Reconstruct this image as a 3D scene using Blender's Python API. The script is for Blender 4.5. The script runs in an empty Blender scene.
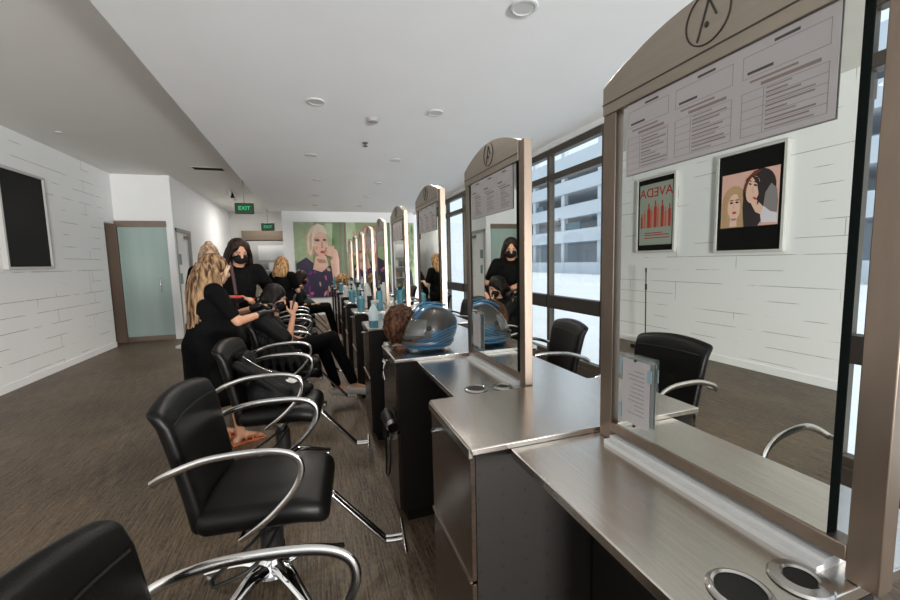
import bpy, bmesh, math, random
from mathutils import Vector, Matrix, Euler
random.seed(4)
PI = math.pi
col = bpy.context.scene.collection
scn = bpy.context.scene

# ------------------------------------------------------------------ materials
def new_mat(name):
    m = bpy.data.materials.new(name); m.use_nodes = True
    nt = m.node_tree; b = nt.nodes['Principled BSDF']
    return m, nt, b
def mat(name, color, rough=.5, metal=0., coat=0., emit=None, estr=0., noise=0., nscale=8., bump=0., bscale=200., trans=0., ior=1.45, alpha=1., stretch=None, sheen=0., spec=.5):
    m, nt, b = new_mat(name)
    b.inputs['Base Color'].default_value = (*color, 1)
    b.inputs['Roughness'].default_value = rough
    b.inputs['Metallic'].default_value = metal
    b.inputs['Coat Weight'].default_value = coat
    b.inputs['Coat Roughness'].default_value = .12
    b.inputs['Transmission Weight'].default_value = trans
    b.inputs['IOR'].default_value = ior
    b.inputs['Alpha'].default_value = alpha
    b.inputs['Sheen Weight'].default_value = sheen
    b.inputs['Specular IOR Level'].default_value = spec
    if emit:
        b.inputs['Emission Color'].default_value = (*emit, 1)
        b.inputs['Emission Strength'].default_value = estr
    tc = nt.nodes.new('ShaderNodeTexCoord'); mp = nt.nodes.new('ShaderNodeMapping')
    nt.links.new(tc.outputs['Object'], mp.inputs['Vector'])
    if stretch: mp.inputs['Scale'].default_value = stretch
    if noise > 0:
        n = nt.nodes.new('ShaderNodeTexNoise'); n.inputs['Scale'].default_value = nscale; n.inputs['Detail'].default_value = 5
        nt.links.new(mp.outputs['Vector'], n.inputs['Vector'])
        r = nt.nodes.new('ShaderNodeMapRange'); r.inputs['From Min'].default_value = .25; r.inputs['From Max'].default_value = .75
        r.inputs['To Min'].default_value = 1 - noise; r.inputs['To Max'].default_value = 1 + noise
        nt.links.new(n.outputs['Fac'], r.inputs['Value'])
        mx = nt.nodes.new('ShaderNodeVectorMath'); mx.operation = 'SCALE'; mx.inputs[0].default_value = color
        nt.links.new(r.outputs['Result'], mx.inputs['Scale']); nt.links.new(mx.outputs['Vector'], b.inputs['Base Color'])
    if bump > 0:
        n2 = nt.nodes.new('ShaderNodeTexNoise'); n2.inputs['Scale'].default_value = bscale; n2.inputs['Detail'].default_value = 3
        nt.links.new(mp.outputs['Vector'], n2.inputs['Vector'])
        bp = nt.nodes.new('ShaderNodeBump'); bp.inputs['Strength'].default_value = bump; bp.inputs['Distance'].default_value = .002
        nt.links.new(n2.outputs['Fac'], bp.inputs['Height']); nt.links.new(bp.outputs['Normal'], b.inputs['Normal'])
    return m

M = {}
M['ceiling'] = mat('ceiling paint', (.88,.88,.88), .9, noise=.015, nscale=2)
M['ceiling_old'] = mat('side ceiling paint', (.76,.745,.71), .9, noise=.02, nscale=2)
M['white'] = mat('white paint', (.87,.87,.865), .6, noise=.02, nscale=3)
M['jambbrown'] = mat('brown corridor paint', (.15,.105,.078), .8)
M['steel'] = mat('brushed steel top', (.70,.655,.61), .23, 1., noise=.07, nscale=9, bump=.10, bscale=30, stretch=(14,.7,14))
M['frame_steel'] = mat('brushed steel frame', (.27,.213,.168), .38, 1., noise=.08, nscale=12, bump=.10, bscale=40, stretch=(3,3,.6))
M['arch_steel'] = mat('brushed steel arch', (.37,.325,.27), .36, 1., noise=.06, nscale=12, bump=.08, bscale=40, stretch=(3,.7,6))
M['chrome'] = mat('polished chrome', (.80,.80,.80), .07, 1.)
M['chrome_worn'] = mat('worn chrome', (.52,.50,.475), .2, 1.)
M['black_metal'] = mat('black enamelled metal', (.011,.010,.009), .45, spec=.3)
M['leather'] = mat('black vinyl upholstery', (.0045,.004,.0035), .36, spec=.22, bump=.35, bscale=260, noise=.15, nscale=5)
M['mirror'] = mat('mirror silver', (.80,.835,.80), .004, 1.)
M['mirror_edge'] = mat('dark mirror edge', (.006,.009,.007), .9, spec=.05)
M['paper'] = mat('white printed paper', (.37,.345,.34), .7)
M['ink'] = mat('printed ink', (.06,.05,.05), .7)
M['ink_light'] = mat('pale printed ink', (.22,.20,.20), .7)
M['ink_warm'] = mat('printed form lines', (.20,.155,.14), .7)
M['laminate'] = mat('dark walnut laminate', (.030,.019,.013), .22, spec=.4, noise=.5, nscale=30, stretch=(1,1,3), bump=.12, bscale=140)
M['dark_gap'] = mat('dark plinth', (.007,.006,.005), .7, spec=.2)
M['mullion'] = mat('bronze window frame', (.075,.062,.048), .45, .3)
M['mullion_dark'] = mat('dark window rail', (.03,.024,.02), .5)
M['black_plastic'] = mat('black plastic', (.009,.009,.009), .4, spec=.3)
M['matte_black'] = mat('matte black shell', (.030,.025,.021), .45, coat=.15)
M['blue'] = mat('bright blue lacquer', (.003,.11,.23), .3, coat=.6)
M['visor'] = mat('smoked visor', (.06,.06,.055), .06, coat=1.)
M['skin'] = mat('skin', (.46,.235,.14), .5, noise=.08, nscale=20)
M['skin_pale'] = mat('fair skin', (.62,.38,.27), .5, noise=.06, nscale=20)
M['cloth_black'] = mat('black cloth', (.0045,.0045,.0045), .9, spec=.06, bump=.3, bscale=90)
M['cloth_gloss'] = mat('black nylon cape', (.005,.005,.005), .6, spec=.14, bump=.4, bscale=30)
M['cloth_wine'] = mat('dark wine strap', (.05,.02,.022), .7)
M['mask'] = mat('black face mask', (.007,.006,.007), .8, spec=.2)
M['denim'] = mat('grey blue cloth', (.10,.17,.24), .8)
M['glove'] = mat('black nitrile glove', (.008,.008,.008), .4, spec=.35)
def hair_mat(name, c1, c2, sc=1.):
    m, nt, b = new_mat(name)
    tc = nt.nodes.new('ShaderNodeTexCoord'); mp = nt.nodes.new('ShaderNodeMapping'); mp.inputs['Scale'].default_value = (26*sc,26*sc,3*sc)
    n = nt.nodes.new('ShaderNodeTexNoise'); n.inputs['Scale'].default_value = 1.6; n.inputs['Detail'].default_value = 5; n.inputs['Distortion'].default_value = .5
    r = nt.nodes.new('ShaderNodeValToRGB'); r.color_ramp.elements[0].position = .40; r.color_ramp.elements[1].position = .62
    r.color_ramp.elements[0].color = (*c1,1); r.color_ramp.elements[1].color = (*c2,1)
    bp = nt.nodes.new('ShaderNodeBump'); bp.inputs['Strength'].default_value = .9; bp.inputs['Distance'].default_value = .008
    L = nt.links.new
    L(tc.outputs['Object'], mp.inputs['Vector']); L(mp.outputs['Vector'], n.inputs['Vector']); L(n.outputs['Fac'], r.inputs['Fac'])
    L(r.outputs['Color'], b.inputs['Base Color']); L(n.outputs['Fac'], bp.inputs['Height']); L(bp.outputs['Normal'], b.inputs['Normal'])
    b.inputs['Roughness'].default_value = .5; b.inputs['Specular IOR Level'].default_value = .14
    return m
M['hair_blonde'] = hair_mat('balayage blonde hair', (.045,.022,.012), (.34,.21,.11))
M['hair_top'] = hair_mat('brown hair crown', (.035,.018,.011), (.20,.11,.06))
M['hair_dark'] = hair_mat('dark brown hair', (.006,.004,.003), (.026,.013,.009))
M['hair_black'] = hair_mat('black hair', (.005,.004,.004), (.012,.009,.008))
M['hair_brown'] = hair_mat('curly brown hair', (.014,.006,.003), (.10,.04,.017), 1.6)
M['hair_light'] = hair_mat('light blonde hair', (.2,.12,.07), (.58,.42,.28))
M['hair_gold'] = hair_mat('golden curled hair', (.10,.045,.02), (.50,.30,.14), 1.6)
M['garage'] = mat('painted concrete deck', (.56,.60,.64), .8, noise=.04, nscale=.5)
M['garage_shade'] = mat('shaded concrete', (.40,.48,.54), .8)
M['car_teal'] = mat('teal car paint', (.04,.12,.16), .3)
M['ground'] = mat('pale concrete pavement', (.58,.60,.62), .85, noise=.05, nscale=.6)
M['exit_green'] = mat('exit sign green', (.02,.4,.12), .5, emit=(.03,.62,.24), estr=.5)
M['exit_body'] = mat('exit sign body', (.01,.045,.02), .4)
M['lamp'] = mat('lamp diffuser', (.9,.9,.88), .5, emit=(1,.97,.92), estr=2.2)
M['red'] = mat('red hair dye', (.55,.02,.025), .3)
M['shoe'] = mat('pale canvas shoe', (.42,.38,.34), .7)
M['sandal'] = mat('rust leather sandal', (.50,.13,.05), .6)
M['display_black'] = mat('black display glass', (.009,.0085,.008), .5, spec=.15)
M['grey_trim'] = mat('grey painted reveal', (.36,.355,.33), .6)
M['pole'] = mat('dark pole', (.03,.022,.018), .4, .5)
M['plastic_white'] = mat('white plastic', (.58,.58,.57), .35)
M['liquid_blue'] = mat('blue liquid bottle', (.07,.21,.26), .3)
M['bottle_clear'] = mat('translucent spray bottle', (.62,.72,.74), .2)
M['acrylic'] = mat('clear acrylic', (.55,.58,.56), .1, alpha=.15)
M['tape_blue'] = mat('pale blue tape', (.20,.29,.32), .5)
M['eye_white'] = mat('eye white', (.34,.31,.29), .5)
M['towel'] = mat('white towel', (.62,.60,.58), .9)
M['beige'] = mat('beige shelf', (.46,.38,.28), .7)
M['duct'] = mat('brown bulkhead', (.08,.058,.04), .7)
M['wallgrey'] = mat('grey wall paint', (.60,.59,.56), .8)
M['sink'] = mat('warm grey box', (.35,.33,.31), .6)
for k, c in dict(a_green=(.20,.27,.13), a_leaf=(.10,.17,.06), a_lime=(.33,.42,.25), a_trunk=(.12,.10,.07), a_skin=(.66,.42,.33), a_cheek=(.62,.30,.22), a_shade=(.42,.22,.16), a_blonde=(.66,.56,.44), a_blonde2=(.48,.37,.25),
        a_ginger=(.50,.24,.12), a_ginger2=(.34,.14,.07), a_navy=(.035,.025,.06), a_purple=(.16,.03,.17), a_pink=(.50,.10,.26), a_lip=(.42,.04,.05), a_eye=(.04,.03,.03), a_white=(.62,.62,.62)).items():
    M[k] = mat(k[2:]+' poster ink', c, .45, noise=.12, nscale=9)
def scr(name, c, e=.22): return mat(name, c, .2, emit=c, estr=e)
M['s_green'] = scr('screen pale green', (.24,.27,.22)); M['s_red'] = scr('screen red', (.30,.035,.025)); M['s_orange'] = scr('screen orange', (.42,.11,.045)); M['s_text'] = scr('screen red text', (.30,.02,.02))
M['s_pink'] = scr('screen pink', (.60,.36,.30)); M['s_skin'] = scr('screen skin', (.66,.43,.33)); M['s_blonde'] = scr('screen blonde', (.42,.27,.15)); M['s_brown'] = scr('screen auburn', (.14,.035,.02))
M['s_dark'] = scr('screen dark', (.03,.022,.022)); M['s_grey'] = scr('screen grey', (.20,.18,.18)); M['s_white'] = scr('screen white', (.58,.55,.58)); M['s_lip'] = scr('screen lip', (.42,.06,.06))
# glass that lets daylight straight through
def glass_mat():
    m = bpy.data.materials.new('window glass'); m.use_nodes = True; nt = m.node_tree; nt.nodes.clear()
    o = nt.nodes.new('ShaderNodeOutputMaterial'); mx = nt.nodes.new('ShaderNodeMixShader'); t = nt.nodes.new('ShaderNodeBsdfTransparent'); g = nt.nodes.new('ShaderNodeBsdfGlossy')
    t.inputs['Color'].default_value = (.93,.96,.97,1); g.inputs['Roughness'].default_value = .01
    f0 = nt.nodes.new('ShaderNodeLayerWeight'); f0.inputs['Blend'].default_value = .35; f = nt.nodes.new('ShaderNodeMath'); f.operation = 'MULTIPLY_ADD'; f.inputs[1].default_value = .12; f.inputs[2].default_value = .03; nt.links.new(f0.outputs['Facing'], f.inputs[0])
    L = nt.links.new; L(f.outputs[0], mx.inputs[0]); L(t.outputs[0], mx.inputs[1]); L(g.outputs[0], mx.inputs[2]); L(mx.outputs[0], o.inputs[0])
    return m
M['glass'] = glass_mat()
def frosted():
    m, nt, b = new_mat('frosted door glass')
    b.inputs['Base Color'].default_value = (.36,.47,.43,1); b.inputs['Roughness'].default_value = .28; b.inputs['Coat Weight'].default_value = .5
    tc = nt.nodes.new('ShaderNodeTexCoord'); n = nt.nodes.new('ShaderNodeTexNoise'); n.inputs['Scale'].default_value = 2.
    mp = nt.nodes.new('ShaderNodeMapping'); mp.inputs['Scale'].default_value = (3,1,.3)
    r = nt.nodes.new('ShaderNodeValToRGB'); r.color_ramp.elements[0].color = (.27,.37,.335,1); r.color_ramp.elements[1].color = (.42,.53,.49,1)
    L = nt.links.new; L(tc.outputs['Object'], mp.inputs[0]); L(mp.outputs[0], n.inputs[0]); L(n.outputs['Fac'], r.inputs[0]); L(r.outputs[0], b.inputs['Base Color'])
    return m
M['frosted'] = frosted()
# floor: woven dark brown vinyl
def floor_mat():
    m, nt, b = new_mat('woven brown vinyl floor'); L = nt.links.new
    tc = nt.nodes.new('ShaderNodeTexCoord')
    def nz(scale, det, st):
        mp = nt.nodes.new('ShaderNodeMapping'); mp.inputs['Scale'].default_value = st; L(tc.outputs['Object'], mp.inputs[0])
        n = nt.nodes.new('ShaderNodeTexNoise'); n.inputs['Scale'].default_value = scale; n.inputs['Detail'].default_value = det; L(mp.outputs[0], n.inputs[0]); return n.outputs['Fac']
    a = nz(30, 4, (4,.16,1)); c = nz(1.6, 3, (1,.5,1)); d = nz(70, 2, (1.6,.5,1))
    m1 = nt.nodes.new('ShaderNodeMath'); m1.operation = 'ADD'; L(a, m1.inputs[0]); 
    s = nt.nodes.new('ShaderNodeMath'); s.operation = 'MULTIPLY'; s.inputs[1].default_value = .45; L(c, s.inputs[0]); L(s.outputs[0], m1.inputs[1])
    s2 = nt.nodes.new('ShaderNodeMath'); s2.operation = 'MULTIPLY_ADD'; s2.inputs[1].default_value = .6; L(d, s2.inputs[0]); L(m1.outputs[0], s2.inputs[2])
    r = nt.nodes.new('ShaderNodeValToRGB'); r.color_ramp.elements[0].position = .78; r.color_ramp.elements[1].position = 1.22
    r.color_ramp.elements[0].color = (.020,.013,.009,1); r.color_ramp.elements[1].color = (.205,.145,.088,1)
    sc = nt.nodes.new('ShaderNodeMath'); sc.operation = 'MULTIPLY'; sc.inputs[1].default_value = 1.; L(s2.outputs[0], sc.inputs[0])
    mr = nt.nodes.new('ShaderNodeMapRange'); mr.inputs['From Min'].default_value = .78; mr.inputs['From Max'].default_value = 1.26; L(sc.outputs[0], mr.inputs['Value'])
    r.color_ramp.elements[0].position = .0; r.color_ramp.elements[1].position = 1.
    L(mr.outputs[0], r.inputs[0]); L(r.outputs[0], b.inputs['Base Color'])
    bp = nt.nodes.new('ShaderNodeBump'); bp.inputs['Strength'].default_value = .5; bp.inputs['Distance'].default_value = .002; L(a, bp.inputs['Height']); L(bp.outputs[0], b.inputs['Normal'])
    b.inputs['Roughness'].default_value = .5
    return m
M['floor'] = floor_mat()
# white painted board wall: boards of random length, some joints filled with paint
def plank_mat():
    m, nt, b = new_mat('white painted board wall'); L = nt.links.new
    tc = nt.nodes.new('ShaderNodeTexCoord'); sp = nt.nodes.new('ShaderNodeSeparateXYZ'); cb = nt.nodes.new('ShaderNodeCombineXYZ')
    L(tc.outputs['Object'], sp.inputs[0]); L(sp.outputs['Y'], cb.inputs[0]); L(sp.outputs['Z'], cb.inputs[1])
    def brick(w, h, off, mort, shift):
        mp = nt.nodes.new('ShaderNodeMapping'); mp.inputs['Location'].default_value = shift; L(cb.outputs[0], mp.inputs[0])
        k = nt.nodes.new('ShaderNodeTexBrick'); k.offset = off; k.squash = 1.; k.inputs['Scale'].default_value = 1.; k.inputs['Brick Width'].default_value = w
        k.inputs['Row Height'].default_value = h; k.inputs['Mortar Size'].default_value = mort; k.inputs['Mortar Smooth'].default_value = .1; L(mp.outputs[0], k.inputs[0]); return k.outputs['Fac']
    f1 = brick(2.9, .185, .37, .0028, (.3,.05,0)); f2 = brick(2.3, .37, .61, .0032, (.9,.05,0))
    n = nt.nodes.new('ShaderNodeTexNoise'); n.inputs['Scale'].default_value = 1.7; n.inputs['Detail'].default_value = 2; L(cb.outputs[0], n.inputs[0])
    gt = nt.nodes.new('ShaderNodeMapRange'); gt.inputs['From Min'].default_value = .50; gt.inputs['From Max'].default_value = .56; L(n.outputs['Fac'], gt.inputs['Value'])
    mm = nt.nodes.new('ShaderNodeMath'); mm.operation = 'MULTIPLY'; L(f1, mm.inputs[0]); L(gt.outputs[0], mm.inputs[1])
    n2 = nt.nodes.new('ShaderNodeTexNoise'); n2.inputs['Scale'].default_value = 2.4; mp2 = nt.nodes.new('ShaderNodeMapping'); mp2.inputs['Location'].default_value = (5,3,1); L(cb.outputs[0], mp2.inputs[0]); L(mp2.outputs[0], n2.inputs[0])
    gt2 = nt.nodes.new('ShaderNodeMapRange'); gt2.inputs['From Min'].default_value = .48; gt2.inputs['From Max'].default_value = .57; L(n2.outputs['Fac'], gt2.inputs['Value'])
    mm2 = nt.nodes.new('ShaderNodeMath'); mm2.operation = 'MULTIPLY'; L(f2, mm2.inputs[0]); L(gt2.outputs[0], mm2.inputs[1])
    mxx = nt.nodes.new('ShaderNodeMath'); mxx.operation = 'MAXIMUM'; L(mm.outputs[0], mxx.inputs[0]); L(mm2.outputs[0], mxx.inputs[1])
    c = nt.nodes.new('ShaderNodeMix'); c.data_type = 'RGBA'; c.inputs[6].default_value = (.88,.88,.875,1); c.inputs[7].default_value = (.27,.24,.21,1); L(mxx.outputs[0], c.inputs[0])
    L(c.outputs[2], b.inputs['Base Color'])
    mxb = nt.nodes.new('ShaderNodeMath'); mxb.operation = 'MAXIMUM'; L(f1, mxb.inputs[0]); L(f2, mxb.inputs[1])
    bp = nt.nodes.new('ShaderNodeBump'); bp.inputs['Strength'].default_value = .25; bp.inputs['Distance'].default_value = .003; bp.invert = True; L(mxb.outputs[0], bp.inputs['Height']); L(bp.outputs[0], b.inputs['Normal'])
    b.inputs['Roughness'].default_value = .55
    return m
M['planks'] = plank_mat()
# perforated black side panel: a regular grid of small holes
def perf_mat():
    m, nt, b = new_mat('perforated black panel'); L = nt.links.new
    tc = nt.nodes.new('ShaderNodeTexCoord'); v = nt.nodes.new('ShaderNodeVectorMath'); v.operation = 'MULTIPLY'; v.inputs[1].default_value = (13.5,13.5,13.5); L(tc.outputs['Object'], v.inputs[0])
    fr = nt.nodes.new('ShaderNodeVectorMath'); fr.operation = 'FRACTION'; L(v.outputs[0], fr.inputs[0])
    sb = nt.nodes.new('ShaderNodeVectorMath'); sb.operation = 'SUBTRACT'; sb.inputs[1].default_value = (.5,.5,.5); L(fr.outputs[0], sb.inputs[0])
    sp = nt.nodes.new('ShaderNodeSeparateXYZ'); L(sb.outputs[0], sp.inputs[0]); cb = nt.nodes.new('ShaderNodeCombineXYZ'); L(sp.outputs['X'], cb.inputs[0]); L(sp.outputs['Z'], cb.inputs[2])
    ln = nt.nodes.new('ShaderNodeVectorMath'); ln.operation = 'LENGTH'; L(cb.outputs[0], ln.inputs[0])
    lt = nt.nodes.new('ShaderNodeMath'); lt.operation = 'LESS_THAN'; lt.inputs[1].default_value = .075; L(ln.outputs['Value'], lt.inputs[0])
    c = nt.nodes.new('ShaderNodeMix'); c.data_type = 'RGBA'; c.inputs[6].default_value = (.009,.007,.0055,1); c.inputs[7].default_value = (.002,.002,.002,1); L(lt.outputs[0], c.inputs[0]); L(c.outputs[2], b.inputs['Base Color'])
    b.inputs['Roughness'].default_value = .5; b.inputs['Specular IOR Level'].default_value = .25
    return m
M['perforated'] = perf_mat()

# ------------------------------------------------------------------ mesh helpers
class MB:
    def __init__(s): s.v = []; s.f = []; s.mi = []; s.mats = []; s.cur = 0
    def use(s, m):
        if m not in s.mats: s.mats.append(m)
        s.cur = s.mats.index(m); return s
    def raw(s, vs, fs):
        o = len(s.v); s.v += [tuple(v) for v in vs]; s.f += [tuple(i+o for i in f) for f in fs]; s.mi += [s.cur]*len(fs); return s
    def box(s, x0, x1, y0, y1, z0, z1, mtx=None):
        v = [Vector((x,y,z)) for x in (x0,x1) for y in (y0,y1) for z in (z0,z1)]
        if mtx is not None: v = [mtx @ p for p in v]
        return s.raw(v, [(0,1,3,2),(4,6,7,5),(0,4,5,1),(2,3,7,6),(0,2,6,4),(1,5,7,3)])
    def tube(s, pts, r, seg=10, smooth=0, flat=1., closed=False, up=(0,0,1), caps=True):
        P = [Vector(p) for p in pts]; R = list(r) if hasattr(r, '__len__') else [r]*len(P)
        if smooth:
            Q = []; RR = []; n = len(P)
            rng = range(n) if closed else range(n-1)
            for i in rng:
                p1, p2 = P[i], P[(i+1)%n]
                p0 = P[i-1] if (i > 0 or closed) else p1; p3 = P[(i+2)%n] if (i+2 < n or closed) else p2
                for k in range(smooth):
                    t = k/smooth; t2 = t*t; t3 = t2*t
                    Q.append(.5*((2*p1)+(-p0+p2)*t+(2*p0-5*p1+4*p2-p3)*t2+(-p0+3*p1-3*p2+p3)*t3)); RR.append(R[i]*(1-t)+R[(i+1)%n]*t)
            if not closed: Q.append(P[-1]); RR.append(R[-1])
            P, R = Q, RR
        n = len(P); vs = []; upv = Vector(up); prev = None
        for i in range(n):
            a = P[i-1] if (i > 0 or closed) else P[i]; b = P[(i+1)%n] if (i < n-1 or closed) else P[i]
            t = (b-a).normalized()
            if prev is None:
                sd = t.cross(upv)
                if sd.length < .05: sd = t.cross(Vector((1,0,0)))
            else: sd = prev - t*prev.dot(t)
            sd.normalize(); prev = sd; nn = sd.cross(t)
            for k in range(seg):
                q = 2*PI*k/seg; vs.append(P[i] + sd*math.cos(q)*R[i] + nn*math.sin(q)*R[i]*flat)
        fs = []
        for i in range(n if closed else n-1):
            for k in range(seg):
                a = i*seg+k; b = i*seg+(k+1)%seg; j = ((i+1)%n)*seg
                fs.append((a, b, j+(k+1)%seg, j+k))
        if caps and not closed: fs += [tuple(range(seg))[::-1], tuple(range((n-1)*seg, n*seg))]
        return s.raw(vs, fs)
    def lathe(s, prof, c=(0,0,0), seg=24, mtx=None):
        vs = []; fs = []
        for (r, z) in prof:
            for k in range(seg):
                p = Vector((c[0]+r*math.cos(2*PI*k/seg), c[1]+r*math.sin(2*PI*k/seg), c[2]+z)); vs.append(mtx @ p if mtx is not None else p)
        for i in range(len(prof)-1):
            for k in range(seg): fs.append((i*seg+k, i*seg+(k+1)%seg, (i+1)*seg+(k+1)%seg, (i+1)*seg+k))
        fs += [tuple(range(seg))[::-1], tuple(range((len(prof)-1)*seg, len(prof)*seg))]
        return s.raw(vs, fs)
    def prism(s, poly, d0, d1, f):
        n = len(poly); vs = [f(p, d0) for p in poly] + [f(p, d1) for p in poly]
        fs = [tuple(range(n))[::-1], tuple(range(n, 2*n))] + [(i, (i+1)%n, n+(i+1)%n, n+i) for i in range(n)]
        return s.raw(vs, fs)
    def ball(s, c, r, seg=14, rings=9, mtx=None):
        r = r if hasattr(r, '__len__') else (r,r,r); vs = []; fs = []
        for i in range(1, rings):
            for k in range(seg):
                a = PI*i/rings; q = 2*PI*k/seg; p = Vector((r[0]*math.sin(a)*math.cos(q), r[1]*math.sin(a)*math.sin(q), r[2]*math.cos(a)))
                if mtx is not None: p = mtx.to_3x3() @ p
                vs.append(p+Vector(c))
        t = Vector((0,0,r[2])); 
        if mtx is not None: t = mtx.to_3x3() @ t
        vs += [Vector(c)+t, Vector(c)-t]; T = len(vs)-2
        for i in range(rings-2):
            for k in range(seg): fs.append((i*seg+k, (i+1)*seg+k, (i+1)*seg+(k+1)%seg, i*seg+(k+1)%seg))
        for k in range(seg): fs.append((T, k, (k+1)%seg)); fs.append((T+1, (rings-2)*seg+(k+1)%seg, (rings-2)*seg+k))
        return s.raw(vs, fs)
    def cap(s, a, b, ra, rb, seg=12):
        a = Vector(a); b = Vector(b); s.tube([a, b], [ra, rb], seg); s.ball(a, ra, seg, 8); return s.ball(b, rb, seg, 8)
    def rbox(s, size, r, f=None, c=(0,0,0), n=6):
        def axis(h):
            e = min(r, h*.98); k = [0, .2, .55, 1.]
            a = [-h+e*t for t in k]; m = [-h+e+(2*h-2*e)*i/n for i in range(1, n)]
            return a + m + [-x for x in a[::-1]]
        H = [x/2 for x in size]; A = [axis(h) for h in H]; E_ = [h-min(r, h*.98) for h in H]
        def mp(p):
            q = [max(-E_[i], min(E_[i], p[i])) for i in range(3)]; d = Vector(p)-Vector(q)
            rr = min(r, min(H)*.98)
            v = Vector(q) + (d.normalized()*rr if d.length > 1e-9 else Vector((0,0,0)))
            v = v + Vector(c); return f(v) if f else v
        for ax in range(3):
            u, w = [i for i in range(3) if i != ax]
            for sg in (-1, 1):
                vs = []; fs = []
                for a in A[u]:
                    for b in A[w]:
                        p = [0,0,0]; p[ax] = sg*H[ax]; p[u] = a; p[w] = b; vs.append(mp(p))
                nb = len(A[w])
                for i in range(len(A[u])-1):
                    for j in range(nb-1):
                        q = (i*nb+j, (i+1)*nb+j, (i+1)*nb+j+1, i*nb+j+1); flip = (sg > 0) ^ (ax == 1)
                        fs.append(q if flip else q[::-1])
                s.raw(vs, fs)
        return s
    def text(s, body, size, f, depth=.002, bold=0.):
        cu = bpy.data.curves.new('t', 'FONT'); cu.body = body; cu.size = size; cu.extrude = depth; cu.align_x = 'CENTER'; cu.align_y = 'CENTER'; cu.offset = bold
        o = bpy.data.objects.new('t', cu); col.objects.link(o); dg = bpy.context.evaluated_depsgraph_get(); me = bpy.data.meshes.new_from_object(o.evaluated_get(dg))
        s.raw([f(v.co) for v in me.vertices], [tuple(p.vertices) for p in me.polygons]); bpy.data.objects.remove(o); bpy.data.curves.remove(cu); return s
    def mesh(s, name, smooth=True, merge=True):
        me = bpy.data.meshes.new(name); me.from_pydata(s.v, [], s.f)
        for i, p in enumerate(me.polygons): p.material_index = s.mi[i]
        bm = bmesh.new(); bm.from_mesh(me)
        if merge: bmesh.ops.remove_doubles(bm, verts=bm.verts, dist=1e-5)
        bmesh.ops.recalc_face_normals(bm, faces=bm.faces); bm.to_mesh(me); bm.free()
        if smooth:
            for p in me.polygons: p.use_smooth = True
            me.set_sharp_from_angle(angle=math.radians(38))
        return me
    def build(s, name, m=None, parent=None, smooth=True, bevel=0., loc=(0,0,0), merge=True):
        me = s.mesh(name, smooth, merge)
        ms = s.mats if s.mats else [m]
        for x in ms: me.materials.append(M[x] if isinstance(x, str) else x)
        o = bpy.data.objects.new(name, me); col.objects.link(o); o.location = loc
        if parent: o.parent = parent
        if bevel:
            b = o.modifiers.new('bevel', 'BEVEL'); b.width = bevel; b.segments = 2; b.limit_method = 'ANGLE'; b.angle_limit = math.radians(40)
        return o

def tag(o, label, cat, group=None, kind=None):
    if label: o['label'] = label
    if cat: o['category'] = cat
    if group: o['group'] = group
    if kind: o['kind'] = kind
    return o
def thing(name, label, cat, loc=(0,0,0), rz=0, group=None):
    o = bpy.data.objects.new(name, None); col.objects.link(o); o.location = loc; o.rotation_euler = (0,0,rz); o.empty_display_size = .1
    return tag(o, label, cat, group)
def struct(o): o['kind'] = 'structure'; return o
def copy_tree(o, parent=None):
    c = o.copy(); col.objects.link(c)
    if parent: c.parent = parent
    for ch in list(o.children): copy_tree(ch, c)
    return c
def blob(name, mb, m, voxel=.011, smooth=3, parent=None, loc=(0,0,0), fac=.5):
    """one continuous surface grown around overlapping volumes"""
    me = mb.mesh('tmp', False, False); o = bpy.data.objects.new('tmp', me); col.objects.link(o)
    r = o.modifiers.new('r', 'REMESH'); r.mode = 'VOXEL'; r.voxel_size = voxel; r.use_smooth_shade = True
    if smooth: q = o.modifiers.new('s', 'SMOOTH'); q.iterations = smooth; q.factor = fac
    bpy.context.view_layer.update(); dg = bpy.context.evaluated_depsgraph_get(); nm = bpy.data.meshes.new_from_object(o.evaluated_get(dg)); bpy.data.objects.remove(o)
    for p in nm.polygons: p.use_smooth = True
    nm.name = name; nm.materials.clear(); nm.materials.append(M[m])
    k = bpy.data.objects.new(name, nm); col.objects.link(k); k.location = loc
    if parent: k.parent = parent
    return k
ORD = ['nearest','second','third','fourth','fifth','sixth','seventh','eighth','ninth','tenth']

# ------------------------------------------------------------------ room shell
XL, XR, YP, YB = -3.55, 2.95, 11.9, 15.2
Z1, Z2, XS = 2.9, 3.24, -1.07
YN = -3.2
struct(MB().box(-5.2, 3.1, YN-.1, YB+.1, -.1, 0).build('floor', 'floor'))
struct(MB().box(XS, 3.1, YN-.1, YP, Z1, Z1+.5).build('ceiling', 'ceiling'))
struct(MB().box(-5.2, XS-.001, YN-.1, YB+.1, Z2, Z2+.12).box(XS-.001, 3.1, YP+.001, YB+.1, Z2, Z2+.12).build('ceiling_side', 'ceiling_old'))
# left wall with display recesses cut as separate boxes is flat; niche opening between y 9.0 and 9.6
struct(MB().box(XL-.12, XL, YN, 8.98, 0, Z2).build('wall_left', 'planks'))
struct(MB().box(XL-.12, XL, 8.981, 9.40, 2.30, Z2).build('wall_left_header', 'white'))
struct(MB().box(XL-.30, XL-.16, 8.6, 9.42, 0, Z2-.01).build('wall_left_recess', 'jambbrown'))
struct(MB().box(XL-.12, -2.70, 9.401, 9.52, 2.36, Z2).build('wall_header', 'white'))
struct(MB().box(-2.70, -2.58, 9.36, 9.46, 0, Z2).box(-2.70, -2.58, 10.46, YB, 0, Z2).box(-2.70, -2.58, 9.46, 10.46, 2.22, Z2).build('wall_side', 'white'))
struct(MB().box(-4.6, -2.71, 10.6, 10.7, 0, Z2).build('wall_corridor', 'wallgrey'))
struct(MB().box(-2.6, 3.1, YB, YB+.12, 0, Z2).build('wall_far', 'wallgrey'))
struct(MB().box(-.74, 3.0, YP+.002, YP+.14, 0, Z2).build('wall_back', 'white'))
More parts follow.
